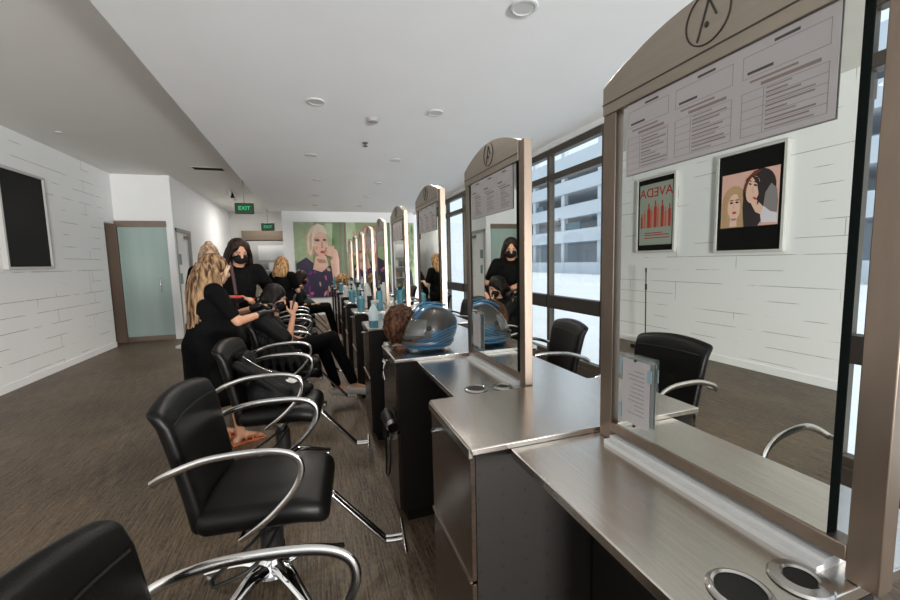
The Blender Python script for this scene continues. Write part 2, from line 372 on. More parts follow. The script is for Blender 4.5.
struct(MB().box(-5.2, 3.1, YN-.1, YN, 2.7, Z2).box(-5.2, -4.0, YN-.1, YN, 0, 2.7).build('wall_front', 'white'))
struct(MB().box(XL, XL+.012, YN, 8.98, 0, .09).build('baseboard_left', 'white'))
# glass entrance door in the corner
d = MB().box(-3.50, -2.70, 9.38, 9.395, .09, 2.24).build('door_1', 'frosted'); struct(d)
MB().box(-3.52, -2.69, 9.36, 9.42, 2.24, 2.36).build('door_rail', 'frame_steel', d, bevel=.003)
struct(MB().box(-3.72, -3.52, 9.37, 9.42, 0, 2.36).build('wall_left_return', 'jambbrown'))
MB().box(-3.52, -2.70, 9.365, 9.41, 0, .10).build('door_rail', 'frame_steel', d, bevel=.003)
MB().tube([(-2.86,9.38,.98),(-2.86,9.31,1.0),(-2.86,9.31,1.22),(-2.86,9.38,1.24)], .011, 10, smooth=5).build('door_handle', 'chrome', d)
# office door in the side wall
d2 = MB().box(-2.66, -2.62, 9.51, 10.41, .01, 2.17).build('door_2', 'white'); struct(d2)
MB().box(-2.71,-2.565,9.44,9.50,0,2.23).box(-2.71,-2.565,10.42,10.48,0,2.23).box(-2.71,-2.565,9.44,10.48,2.17,2.24).build('door_frame', 'grey_trim', d2)
MB().box(-2.62,-2.612,9.51,10.41,.01,.26).build('kick_plate', 'frame_steel', d2)
MB().box(-2.62,-2.614,9.66,9.86,1.50,1.72).box(-2.62,-2.614,9.70,9.84,1.10,1.32).build('notice', 'tape_blue', d2)
MB().tube([(-2.615,10.33,1.02),(-2.56,10.33,1.02),(-2.56,10.21,1.02)], .010, 8).build('door_handle', 'chrome', d2)
MB().box(-2.62,-2.56,10.13,10.38,2.05,2.12).build('door_closer', 'frame_steel', d2)
tag(MB().box(-2.578,-2.56,11.0,11.16,1.35,1.72).build('wall_sign', 'sink'), 'small grey notice plate on the white wall past the office door', 'sign')

# right window wall
struct(MB().box(XR-.02, XR+.10, YN, YP, 2.84, Z1).build('trim_1', 'white'))
struct(MB().box(XR-.03, XR+.10, YN, YP, 0, .17).build('trim_2', 'mullion'))
ys = [3.57+1.05*k for k in range(-6, 8)]
wi = 1
for a, b in zip(ys[:-1], ys[1:]):
    fr = MB()
    fr.box(XR, XR+.08, a-.03, a+.03, .17, 2.84).box(XR-.005, XR+.085, a+.03, b-.03, 2.76, 2.84).box(XR-.01, XR+.09, a+.03, b-.03, 2.44, 2.52).box(XR, XR+.08, a+.03, b-.03, .17, .23)
    w = struct(fr.build('window_%d' % wi, 'mullion', bevel=.004)); wi += 1
    MB().box(XR-.015, XR+.085, a+.031, b-.031, .80, .965).build('rail', 'mullion_dark', w)
    MB().box(XR+.035, XR+.042, a+.03, b-.03, .23, 2.76).build('pane', 'glass', w)
# letters on the glass, seen between the first mirror and its post
def on_win(y, z): return lambda v: Vector((XR+.034+v.z*.2, y-v.x, z+v.y))
t = thing('window_lettering', 'pale grey letters stuck on the tall window seen past the nearest mirror', 'lettering', (XR+.034,1.42,2.33))
for k_, ch_ in enumerate('SIC'):
    MB().text(ch_, .16, lambda v: Vector((v.z*.2, -v.x+.10*(1-k_), v.y))).build('letter', 'ink_light', t, smooth=False)
tag(MB().text('5', .14, on_win(4.42, 1.90)).build('window_lettering', 'ink_light', smooth=False), 'pale numeral on the window pane in front of the car park', 'lettering')

# ------------------------------------------------------------------ outside
struct(MB().box(3.1, 60, -25, 60, -.25, -.1).build('ground', 'ground'))
g = thing('parking_garage', 'white multi-storey car park outside the tall windows', 'building', (26,0,-.1))
for k, z in enumerate([3.5, 6.1, 8.7, 11.3]):
    MB().box(0, 14, -12, 60, z-.30, z).box(0, .25, -12, 60, z, z+1.0).build('deck', 'garage', g)
for k in range(12):
    MB().box(.3, .8, -10+6*k, -9.4+6*k, 0, 14.1).build('column', 'garage', g)
MB().box(5.6, 6, -12, 60, 0, 14).build('rear_wall', 'garage', g)
for k in range(9):
    MB().box(.5, .6, -8+7*k+1.5, -8+7*k+4.2, [3.8,6.3,8.9][k%3]+.6, [3.8,6.3,8.9][k%3]+1.5).build('sign_panel', 'car_teal', g)
MB().box(-.6,-.3,-12,60,0,1.1).build('barrier_wall', 'garage', g)

# ------------------------------------------------------------------ ceiling fittings
lampbase = None
LP = [(.10,3.91),(1.21,3.89),(1.23,2.18),(.05,5.80),(1.19,5.8),(.15,7.46),(1.2,7.5),(.12,9.1),(1.2,9.1),(.12,10.6),(1.2,10.6)]
LN = ['left row, nearest the camera','right row, second from the camera','right row, nearest the camera, at the top edge of the photo','left row, second from the camera','right row, third from the camera','left row, third from the camera','right row, fourth from the camera','left row, fourth from the camera','right row, fifth from the camera','left row, next to the poster wall','right row, next to the poster wall']
for (x, y), n in zip(LP, LN):
    if lampbase is None:
        t = lampbase = thing('recessed_lamp', '', 'ceiling light', (x,y,Z1))
        MB().lathe([(.062,-.001),(.078,-.001),(.082,-.006),(.078,-.012),(.064,-.014),(.060,-.010)], seg=28).build('trim_ring', 'plastic_white', t)
        MB().lathe([(.001,-.004),(.060,-.004),(.060,-.009),(.001,-.009)], seg=24).build('diffuser', 'lamp', t)
    else: t = copy_tree(lampbase); t.location = (x,y,Z1)
    tag(t, 'round white recessed downlight, '+n, 'ceiling light', 'recessed downlights')
t = thing('smoke_detector', 'flat grey disc detector on the bright ceiling', 'smoke detector', (.655,4.235,Z1))
MB().lathe([(.06,0),(.06,-.012),(.05,-.03),(.02,-.034)]).build('body', 'sink', t)
t = thing('sprinkler', 'small sprinkler head on the ceiling behind the grey disc', 'sprinkler', (.677,5.08,Z1))
MB().lathe([(.035,0),(.035,-.006),(.012,-.008),(.010,-.035),(.03,-.037),(.03,-.042)]).build('head', 'mullion', t)
t = thing('sprinkler', 'small round fitting on the side ceiling above the dark display', 'sprinkler', (-3.05,6.75,Z2))
MB().lathe([(.045,0),(.045,-.01),(.02,-.014)]).build('head', 'plastic_white', t)
t = thing('air_vent', 'dark slotted air vent in the side ceiling by the ceiling edge', 'vent', (-1.72,8.55,Z2))
MB().box(-.27,.27,-.12,.12,-.012,0).build('vent_frame', 'wallgrey', t, bevel=.003)
vb = MB()
for k in range(3): vb.box(-.24,.24,-.095+.066*k,-.042+.066*k,-.016,-.011)
vb.build('slots', 'dark_gap', t)
def exit_sign(x, y, z, label):
    t = thing('exit_sign', label, 'exit sign', (x,y,z))
    MB().box(-.17,.17,-.03,.03,-.11,.10).build('housing', 'exit_body', t, bevel=.012)
    MB().text('EXIT', .105, lambda v: Vector((v.x, -.034-v.z, v.y-.005)), .003, .0008).build('lettering', 'exit_green', t, smooth=False)
    MB().tube([(0,0,.10),(0,0,Z2-z)], .012).build('stem', 'grey_trim', t)
exit_sign(-1.22, 8.9, 2.575, 'nearer green EXIT sign hung beside the ceiling edge')
exit_sign(-1.12, 12.2, 2.50, 'farther green EXIT sign over the passage to the back room')

# ------------------------------------------------------------------ left wall displays
def wall_frame(t, y0, y1, z0, z1, dep=.055):
    f = MB(); b = .032
    f.box(0,dep,y0-b,y0,z0-b,z1+b).box(0,dep,y1,y1+b,z0-b,z1+b).box(0,dep,y0,y1,z0-b,z0).box(0,dep,y0,y1,z1,z1+b)
    f.build('surround', 'wallgrey', t, bevel=.004)
def disp(yc, label, h0=1.50, h1=2.70, w=.78):
    t = thing('wall_display', label, 'display', (XL+.001, yc, 0)); wall_frame(t, -w/2, w/2, h0, h1)
    MB().box(0,.03,-w/2,w/2,h0,h1).build('screen', 'display_black', t)
    return t
t = disp(6.80, 'dark switched-off display in a white frame on the left wall', w=.86)
# AVEDA poster display (y grows to the right as one faces this wall from the room is -y)
t = disp(4.98, 'tall lit display reading AVEDA with red bottles, seen in the nearest mirror', 1.54, 2.66, .70)
P = lambda u, v, d=.031: Vector((d, -.35+.70*u, 1.54+1.12*v))   # u right, v up for a viewer facing the wall
def quad(mb, m, pts, d): mb.use(m).prism(pts, d, d+.0015, lambda p, dd: P2(p[0], p[1], dd))
def P2(u, v, d): return P(u, v, d)
a = MB(); quad(a, 's_green', [(.05,.08),(.95,.08),(.95,.93),(.05,.93)], .0305)
for i, (u, w, h, c) in enumerate([(.12,.07,.30,'s_red'),(.22,.06,.26,'s_orange'),(.31,.08,.36,'s_red'),(.42,.05,.32,'s_orange'),(.50,.08,.37,'s_red'),(.60,.06,.30,'s_orange'),(.68,.09,.34,'s_red'),(.80,.06,.26,'s_orange'),(.88,.05,.21,'s_red')]):
    quad(a, c, [(u-w/2,.32),(u+w/2,.32),(u+w/2,.32+h*.75),(u+w*.2,.32+h*.82),(u+w*.2,.32+h),(u-w*.2,.32+h),(u-w*.2,.32+h*.82),(u-w/2,.32+h*.75)], .0325+.0004*i)
for i, v in enumerate([.24,.21,.17]): quad(a, 's_text', [(.12 if i else .3,v),(.80,v),(.80,v+.012),(.12 if i else .3,v+.012)], .0325)
a.use('s_text').text('AVEDA', .20, lambda v: Vector((.034+v.z*.3, v.x, 1.54+1.12*.80+v.y)), .002, .001)
a.build('printed_image', None, t, smooth=False)
t = disp(3.56, 'tall lit display of a blonde and a dark-haired woman, seen in the nearest mirror', 1.50, 2.70, .78)
P = lambda u, v, d=.031: Vector((d, -.39+.78*u, 1.50+1.20*v))
def ell(cu, cv, ru, rv, n=22, a0=0, tilt=0): return [(cu+ru*math.cos(2*PI*k/n)*math.cos(tilt)-rv*math.sin(2*PI*k/n)*math.sin(tilt), cv+ru*math.cos(2*PI*k/n)*math.sin(tilt)+rv*math.sin(2*PI*k/n)*math.cos(tilt)) for k in range(n)]
a = MB(); z = .0305
def q(c, pts):
    global z
    quad(a, c, pts, z); z += .0005
q('s_pink', [(.06,.24),(.94,.24),(.94,.80),(.06,.80)])
# photo is read mirrored: blonde is at the right in reality
def mirr(pts): return [(1-u, v) for u, v in pts]
bl = lambda c, pts: q(c, pts)
# blonde woman (seen at the left in the mirror), facing out
bl('s_blonde', ell(.73,.49,.20,.185)); bl('s_blonde', [(.53,.24),(.94,.24),(.94,.50),(.88,.58),(.56,.56)])
bl('s_pink', ell(.79,.60,.06,.03,tilt=-.5)); bl('s_blonde', ell(.74,.60,.14,.06))
bl('s_skin', ell(.72,.455,.108,.135)); bl('s_skin', [(.67,.25),(.79,.25),(.77,.38),(.68,.38)]); bl('s_grey', [(.68,.335),(.77,.335),(.75,.315),(.69,.315)])
bl('s_lip', ell(.715,.395,.036,.013)); bl('s_brown', ell(.675,.525,.032,.006)); bl('s_brown', ell(.765,.525,.032,.006)); bl('s_dark', ell(.675,.50,.026,.010)); bl('s_dark', ell(.765,.50,.026,.010)); bl('s_pink', [(.712,.49),(.728,.49),(.738,.435),(.702,.435)])
bl('s_blonde', [(.60,.30),(.56,.52),(.64,.60),(.66,.56),(.615,.48),(.63,.30)]); bl('s_blonde', [(.80,.60),(.87,.52),(.87,.28),(.81,.28),(.835,.48)])
# dark-haired woman resting against her
bl('s_dark', ell(.34,.60,.245,.20,tilt=-.2)); bl('s_dark', [(.12,.66),(.10,.46),(.24,.34),(.34,.24),(.55,.24),(.58,.44),(.57,.62),(.45,.75)]); bl('s_brown', [(.30,.785),(.42,.79),(.54,.72),(.57,.60),(.53,.58),(.48,.69),(.38,.76)])
bl('s_skin', [(.26,.42),(.40,.52),(.46,.48),(.38,.38),(.28,.34)]); bl('s_skin', ell(.43,.605,.10,.135,tilt=.35)); bl('s_lip', ell(.395,.515,.034,.012,tilt=.35)); bl('s_dark', ell(.395,.645,.026,.010,tilt=.35)); bl('s_dark', ell(.475,.665,.022,.009,tilt=.35)); bl('s_dark', ell(.39,.675,.034,.006,tilt=.4)); bl('s_dark', ell(.475,.695,.028,.005,tilt=.3)); bl('s_pink', [(.425,.63),(.44,.635),(.435,.57),(.41,.565)])
bl('s_dark', [(.36,.72),(.30,.62),(.30,.50),(.36,.44),(.34,.56),(.37,.66),(.46,.75)])
bl('s_grey', [(.06,.46),(.08,.58),(.16,.64),(.24,.56),(.26,.44),(.20,.36),(.07,.34)]); bl('s_white', [(.06,.26),(.06,.35),(.16,.37),(.26,.43),(.30,.34),(.28,.27)])
a.build('printed_image', None, t, smooth=False)

# ------------------------------------------------------------------ poster wall at the end of the room
def poster(x0, x1, z0, z1, label, fn):
    t = thing('portrait_poster', label, 'poster', (x0, YP, z0)); w, h = x1-x0, z1-z0
    MB().box(0,w,-.02,0,0,h).build('panel', 'plastic_white', t)
    a = MB(); zz = [.0205]
    def q(c, pts): a.use(c).prism(pts, zz[0], zz[0]+.001, lambda p, dd: Vector((p[0]*w, -dd, p[1]*h))); zz[0] += .0006
    fn(q); a.build('printed_image', None, t, smooth=False)
def womanA(q):
    q('a_green', [(0,0),(1,0),(1,1),(0,1)]); q('a_lime', [(0,.5),(.34,.45),(.40,1),(0,1)]); q('a_leaf', [(.70,.35),(1,.3),(1,1),(.78,1)]); q('a_trunk', [(.86,.3),(.93,.3),(.97,1),(.92,1)]); q('a_lime', [(.60,.72),(.74,.60),(.78,.98),(.62,.98)])
    q('a_navy', [(0,0),(1,0),(.92,.20),(.86,.36),(.72,.42),(.36,.46),(.22,.54),(.02,.46)])
    rr = random.Random(3)
    for k in range(26):
        u, v = rr.uniform(.03,.9), rr.uniform(.03,.42); s = rr.uniform(.025,.05); q(['a_purple','a_pink','a_purple','a_blonde2'][k%4], ell(u, v, s, s*.5, 8, tilt=rr.random()*3))
    q('a_skin', [(.34,.38),(.42,.58),(.62,.55),(.66,.42),(.52,.34)]); q('a_shade', [(.42,.52),(.60,.50),(.62,.46),(.46,.46)])
    q('a_blonde2', [(.24,.58),(.22,.80),(.30,.92),(.44,.97),(.58,.93),(.62,.80),(.40,.62),(.30,.50)])
    q('a_skin', [(.36,.62),(.35,.80),(.44,.88),(.58,.88),(.655,.80),(.665,.68),(.63,.585),(.56,.54),(.46,.545),(.39,.58)])
    q('a_shade', [(.36,.62),(.355,.72),(.40,.62),(.47,.56),(.42,.55)]); q('a_blonde', [(.25,.60),(.26,.82),(.34,.93),(.48,.98),(.60,.95),(.66,.86),(.64,.83),(.56,.875),(.44,.86),(.38,.78),(.36,.66),(.32,.56)])
    q('a_blonde2', [(.30,.62),(.30,.80),(.36,.88),(.35,.78),(.34,.64)]); q('a_blonde', [(.40,.84),(.46,.93),(.60,.93),(.64,.86),(.52,.885)])
    q('a_shade', ell(.45,.765,.065,.022,tilt=-.1)); q('a_shade', ell(.605,.765,.045,.020)); q('a_eye', ell(.455,.762,.045,.011)); q('a_eye', ell(.60,.765,.033,.010)); q('a_blonde2', ell(.45,.80,.05,.008)); q('a_blonde2', ell(.60,.80,.04,.008))
    q('a_shade', [(.535,.75),(.55,.75),(.57,.665),(.53,.655)]); q('a_cheek', ell(.43,.66,.035,.025)); q('a_lip', ell(.555,.605,.050,.018))
    q('a_skin', [(.74,.24),(.88,.30),(.88,.50),(.85,.62),(.78,.66),(.72,.62),(.70,.50)]); q('a_shade', [(.70,.50),(.74,.50),(.76,.60),(.72,.62)])
    for k_ in range(4): q('a_skin', [(.74,.645-.035*k_),(.80,.665-.035*k_),(.78,.69-.03*k_),(.64,.675-.028*k_),(.60,.645-.025*k_),(.64,.63-.025*k_)]); q('a_shade', [(.66,.632-.028*k_),(.74,.640-.035*k_),(.74,.648-.035*k_),(.66,.638-.028*k_)])
    q('a_eye', ell(.625,.655,.014,.008)); q('a_eye', ell(.615,.625,.013,.008))
def womanB(q):
    q('a_green', [(0,0),(1,0),(1,1),(0,1)]); q('a_trunk', [(0,.2),(.06,.2),(.05,1),(0,1)]); q('a_lime', [(.05,.6),(.25,.6),(.25,1),(.05,1)]); q('a_leaf', [(.72,.5),(1,.4),(1,1),(.8,1)])
    q('a_ginger2', [(.16,.30),(.22,.56),(.30,.84),(.46,.97),(.66,.96),(.80,.80),(.86,.50),(.84,.28),(.5,.2)]); q('a_navy', [(.06,0),(1,0),(.94,.30),(.72,.38),(.36,.38),(.14,.30)])
    rr = random.Random(8)
    for k in range(22):
        u, v = rr.uniform(.1,.9), rr.uniform(.03,.32); s = rr.uniform(.025,.05); q(['a_purple','a_pink','a_blonde2'][k%3], ell(u, v, s, s*.5, 8, tilt=rr.random()*3))
    q('a_skin', [(.44,.34),(.46,.52),(.64,.52),(.66,.34),(.55,.28)]); q('a_skin', ell(.55,.69,.14,.17))
    for k in range(14):
        u = .22+.05*rr.random()+(.55 if k%2 else 0); q('a_ginger', ell(u, .30+.045*k, .05, .025, 10, tilt=1.1 if k%2 else -1.1))
    q('a_blonde2', [(.40,.80),(.44,.92),(.60,.95),(.72,.84),(.70,.78),(.58,.88),(.48,.86)]); q('a_eye', ell(.49,.73,.035,.011)); q('a_eye', ell(.62,.73,.035,.011)); q('a_lip', ell(.56,.59,.045,.017)); q('a_shade', [(.545,.70),(.565,.70),(.585,.64),(.54,.64)])
def womanC(q):
    q('a_lime', [(0,0),(1,0),(1,1),(0,1)]); rr = random.Random(5)
    for k in range(40): q(['a_leaf','a_green'][k%2], ell(rr.uniform(.05,.95), rr.uniform(.3,.95), .07, .03, 8, tilt=rr.random()*3))
    q('a_navy', [(.1,0),(.95,0),(.85,.3),(.6,.4),(.3,.38)]); q('a_skin', [(.42,.3),(.45,.5),(.62,.5),(.65,.3)]); q('a_ginger2', ell(.54,.70,.22,.22)); q('a_skin', ell(.54,.66,.14,.16)); q('a_eye', ell(.48,.70,.03,.01)); q('a_eye', ell(.6,.70,.03,.01)); q('a_lip', ell(.545,.57,.045,.016))
poster(-.46, .868, .50, 2.61, 'large poster of a short-haired blonde woman holding her hand to her face', womanA)
poster(.872, 2.20, .50, 2.61, 'large poster of a woman with ginger curls in the middle of the end wall', womanB)
poster(2.26, 2.92, .50, 2.61, 'large leafy green poster by the windows, seen between the mirrors', womanC)

# back room behind the poster wall
struct(MB().box(-2.0,-.76,13.6,14.2,2.22,2.50).build('trim_3', 'duct'))
t = thing('bright_panel', 'bright white panel on the far wall of the back room', 'panel', (-1.25,YB-.02,0)); MB().box(-.5,.6,-.03,0,1.62,2.12).build('panel', 'white', t)
t = thing('storage_shelf', 'white open shelf rack in the back room', 'shelf', (-1.25,YB-.35,0))
for z_ in (.05,.45,.85,1.25): MB().box(-.55,.45,-.2,.2,z_,z_+.03).build('shelf_board', 'white', t)
for x_ in (-.55,.42): MB().box(x_,x_+.03,-.2,.2,0,1.5).build('side_panel', 'beige', t)
rr = random.Random(2)
bx_names = [(-.40,.48,'beige'),(-.12,.48,'sink'),(.18,.48,'white'),(-.42,.88,'white'),(-.1,.88,'beige'),(.22,.88,'sink'),(-.38,1.28,'sink'),(-.05,1.28,'white'),(.25,1.28,'beige')]
for (x_, z_, m_) in bx_names:
    s_ = .085+.03*rr.random(); row = {.48:'lower',.88:'middle',1.28:'upper'}[z_]; pos = 'left' if x_ < -.2 else ('centre' if x_ < .1 else 'right')
    tag(MB().box(-s_,s_,-.1,.1,0,.17+.08*rr.random()).build('storage_box', m_, bevel=.01, loc=(-1.25+x_,YB-.35,z_+.001)), 'small box on the %s shelf of the back-room rack, %s end' % (row, pos) if pos != 'centre' else 'small box in the middle of the %s shelf of the back-room rack' % row, 'box', 'boxes on the back-room rack')
t = thing('track_light', 'white ceiling track with three small spot heads over the passage', 'track light', (-1.75,11.0,Z2))
MB().box(-.02,.02,-.6,.6,-.03,0).build('track', 'plastic_white', t)
for k in range(3): MB().lathe([(.02,0),(.045,-.10),(.04,-.11)], (0,-.4+.4*k,-.05)).tube([(0,-.4+.4*k,-.03),(0,-.4+.4*k,-.06)],.01).build('spot_head', 'black_metal' if k==1 else 'plastic_white', t)

# ------------------------------------------------------------------ stations
PT = 1.085; NS = 9; XC = .812       # XC: centre line of the double-sided row
# counter between the cabinets
ctr = thing('station_counter', '', 'counter', (0,0,0))
def slab(mb, x0, x1, y0, y1, z0, z1): return mb.box(x0, x1, y0, y1, z0, z1)
MB().box(.50, 2*XC-.50, .352, .975, .893, .918).build('counter_top', 'steel', ctr, bevel=.003)
MB().box(.785, .84, .352, .975, 0, .893).build('support_panel', 'dark_gap', ctr)
MB().box(.765, .859, .392, .908, .918, .930).box(.785, .84, .392, .908, .930, .938).build('back_ledge', 'plastic_white', ctr)
for (x, y, r, nm) in ((.610,.408,.036,'holder_ring'),(.724,.392,.023,'holder_ring')):
    for sx in (0, 1):
        xx = x if not sx else 2*XC-x; yy = y if not sx else 1.30-y
        g_ = MB().lathe([(r,-.002),(r,.0045),(r+.004,.007),(r+.018 if r < .03 else r+.009,.005),(r+.021 if r < .03 else r+.012,.001),(r,-.002)], (xx,yy,.919), 32).build(nm, 'chrome_worn', ctr)
        MB().lathe([(.001,.0),(r-.001,.0),(r-.001,.003),(.001,.003)], (xx,yy,.919), 28).build('hole', 'black_metal', g_)
cab = thing('storage_cabinet', '', 'cabinet', (0,0,0))
MB().box(.40, 2*XC-.40, .99, 1.385, .07, .915).build('carcass', 'perforated', cab)
MB().box(.383, 2*XC-.383, .975, 1.40, .916, .935).build('cabinet_top', 'steel', cab, bevel=.003)
MB().box(.43, 2*XC-.43, 1.01, 1.37, 0, .07).build('plinth', 'dark_gap', cab)
for s_ in (-1, 1):
    f = (lambda a, b: (a, b)) if s_ < 0 else (lambda a, b: (2*XC-b, 2*XC-a))
    x0, x1 = f(.385, .40)
    dr = MB().box(x0, x1, .993, 1.383, .53, .905).build('door', 'laminate', cab, bevel=.002)
    x2, x3 = f(.379, .386)
    MB().box(x2, x3, .995, 1.381, .523, .531).build('edge_pull', 'frame_steel', dr)
    dw = MB().box(x0, x1, .993, 1.383, .08, .52).build('drawer', 'laminate', cab, bevel=.002)
    x4, x5 = f(.355, .385)
    MB().tube([((x5 if s_ < 0 else x4), 1.32, .85), (((x4+.012) if s_ < 0 else (x5-.012)), 1.32, .85)], .008).build('knob', 'chrome', dr)
    MB().box(*f(.378,.388), .985, 1.39, .905, .93).build('edge_strip', 'chrome_worn', cab)
# framed mirror
mir = thing('station_mirror', '', 'mirror', (0,0,0))
XF = .794; XB2 = 2*XC-XF; Y0, Y1 = .328, .962
for y0_, y1_, zt in ((Y0, Y0+.042, 1.915), (Y1-.048, Y1, 1.905)):
    MB().box(XF, XB2, y0_, y1_, .919, zt).build('post', 'frame_steel', mir, bevel=.002)
ar = []
N = 26
for k in range(N+1):
    t_ = k/N; y = Y0+.042 + (Y1-Y0-.042)*t_
    ar.append((y, 1.915 + .072*math.sin(PI*min(1, t_*.98+.02))**.9))
poly = ar + [(Y1,1.84),(Y0+.042,1.84)]
am = MB().prism(poly, XF-.004, XB2+.004, lambda p, dd: Vector((dd, p[0], p[1]))).build('arch_panel', 'arch_steel', mir, bevel=.002)
MB().box(XF-.006, XF-.003, Y0+.042, Y1, 1.868, 1.8705).build('seam', 'mullion', am)
MB().box(XF, XB2, Y0+.042, Y1-.048, .947, .975).build('lower_rail', 'frame_steel', mir, bevel=.002)
lg = MB(); yc, zc = .65, 1.934
lg.tube([(XF-.005, yc-.055*math.cos(q_)*.9, zc+.052*math.sin(q_)) for q_ in [math.radians(-245+12*k) for k in range(26)]], .0016, 6)
lg.tube([(XF-.005, yc+.022, zc-.040), (XF-.005, yc-.002, zc+.035)], .0019, 6).tube([(XF-.005, yc-.002, zc+.035), (XF-.005, yc-.020, zc-.004)], .0019, 6).ball((XF-.005, yc+.001, zc-.014), (.003,.005,.006), 8, 6)
lg.build('emblem', 'mullion_dark', am)
gl = MB().box(XF+.0045, XF+.0315, Y0+.071, Y1-.072, .974, 1.842); gl = gl.build('mirror_core', 'mirror_edge', mir)
for xm in (XF+.0041, XF+.0319):
    ym0, ym1 = Y0+.071, Y1-.072
    MB().raw([(xm,ym0,.974),(xm,ym1,.974),(xm,ym1,1.842),(xm,ym0,1.842)], [(0,1,2,3) if xm > XC else (3,2,1,0)]).build('mirror_glass', 'mirror', mir)
# licence sheet
def sheet_mesh():
    a = MB(); w, h = .449, .178
    f = lambda y, z, d: Vector((-d, -y, z))           # y runs left-to-right for the viewer
    def r_(m, y0, y1, z0, z1, d=.0012): a.use(m).prism([(y0,z0),(y1,z0),(y1,z1),(y0,z1)], d, d+.0003, lambda p, dd: f(p[0], p[1], dd))
    a.use('paper').prism([(0,0),(w,0),(w,h),(0,h)], 0, .0012, lambda p, dd: f(p[0], p[1], dd))
    rr = random.Random(6); seg = [(0.0,.138),(.143,.288),(.293,.446)]
    for (s0, s1) in seg:
        for (z0, z1) in ((.118,.119),(.158,.159)): r_('ink_light', s0+.006, s1-.008, z0, z1)
        for y in (s0+.006, s1-.009): r_('ink_light', y, y+.001, .118, .159)
        r_('ink', s0+.06, s0+.10, .163, .168); r_('ink', s0+.015, s0+.06, .124, .129); r_('ink_warm', s0+.02, s0+.10, .108, .112); r_('ink_warm', s0+.04, s1-.02, .097, .103)
        for k in range(6): r_('ink_light', s0+.006, s1-.008, .012+.016*k, .0128+.016*k)
        for y in (s0+.006, s0+.045, s1-.009): r_('ink_light', y, y+.001, .012, .092)
        for k in range(10):
            L_ = rr.uniform(.03, .088); z_ = .015+.008*k; r_('ink_warm' if k%3 else 'ink_light', s0+.05, s0+.05+L_, z_, z_+.003)
    r_('ink_light', 0, w, h-.001, h); r_('ink_light', 0, w, 0, .001)
    return a
sheet = sheet_mesh().build('licence_sheet', None, smooth=False)
tagS = 'white printed licence sheet across the top of the %s mirror'
mirwhat = ['nearest brushed steel framed mirror, showing the white wall and an empty chair','second framed mirror, showing the masked stylist','third framed mirror beyond the blue helmet','fourth framed mirror from the camera','fifth framed mirror from the camera','sixth framed mirror from the camera','seventh framed mirror from the camera','eighth framed mirror from the camera','farthest framed mirror, next to the poster wall']
cabwhat = ['nearest dark cabinet with an empty steel top','dark cabinet with the blue helmet on its steel top','dark cabinet holding a spray bottle, third from the camera','fourth dark cabinet with a steel top from the camera','fifth dark cabinet with a steel top from the camera','sixth dark cabinet with a steel top from the camera','seventh dark cabinet with a steel top from the camera','eighth dark cabinet with a steel top from the camera','farthest dark cabinet with a steel top, near the posters']
ctrwhat = ['nearest brushed steel counter below the big mirror','second brushed steel counter, between the empty cabinet top and the helmet','third brushed steel counter, beyond the helmet']+['%s brushed steel station counter from the camera' % ORD[k] for k in range(3,9)]
for i in range(NS):
    for proto, what, cat, gr in ((ctr, ctrwhat[i], 'counter', 'steel station counters'), (cab, cabwhat[i], 'cabinet', 'cabinets between the mirrors'), (mir, mirwhat[i], 'mirror', 'framed station mirrors')):
        o = proto if i == 0 else copy_tree(proto); o.location = (0, PT*i, 0); tag(o, what, cat, gr)
    s2 = sheet if i == 0 else sheet.copy()
    if i: col.objects.link(s2)
    s2.location = (XF+.0018, Y1-.085+PT*i-.003, 1.660); tag(s2, tagS % (ORD[i] if i < 8 else 'farthest'), 'sheet', 'licence sheets')
# the end of a cabinet nearer than the first counter stays out of frame

# acrylic sign holders at the foot of mirrors
def holder(i, label):
    t = thing('sign_holder', label, 'sign holder', (XF-.001, Y1-.085+PT*i, .990), 0, 'sign holders')
    MB().box(-.004,.0,-.115,0,-.014,.20).build('acrylic_panel', 'acrylic', t)
    MB().box(-.0065,-.0045,-.106,-.014,.014,.188).build('paper_insert', 'paper', t)
    a = MB(); rr = random.Random(1)
    for k in range(11): a.box(-.0072,-.0066,-.09,-.09+rr.uniform(.03,.06),.158-.0115*k,.160-.0115*k)
    a.build('printing', 'ink_light', t, smooth=False)
    for a_ in ((-.112,-.100,.14,.172),(-.010,-.002,.14,.19),(-.010,-.002,.02,.06)): MB().box(-.0075,-.0042,*a_).build('tape', 'tape_blue', t)
    for z_ in (.010,.188): MB().ball((-.008,-.06,z_),.004).build('suction_button', 'black_plastic', t)
holder(0, 'clear holder with a taped paper at the lower left of the nearest mirror')
holder(1, 'clear holder with a paper at the lower left of the second mirror')

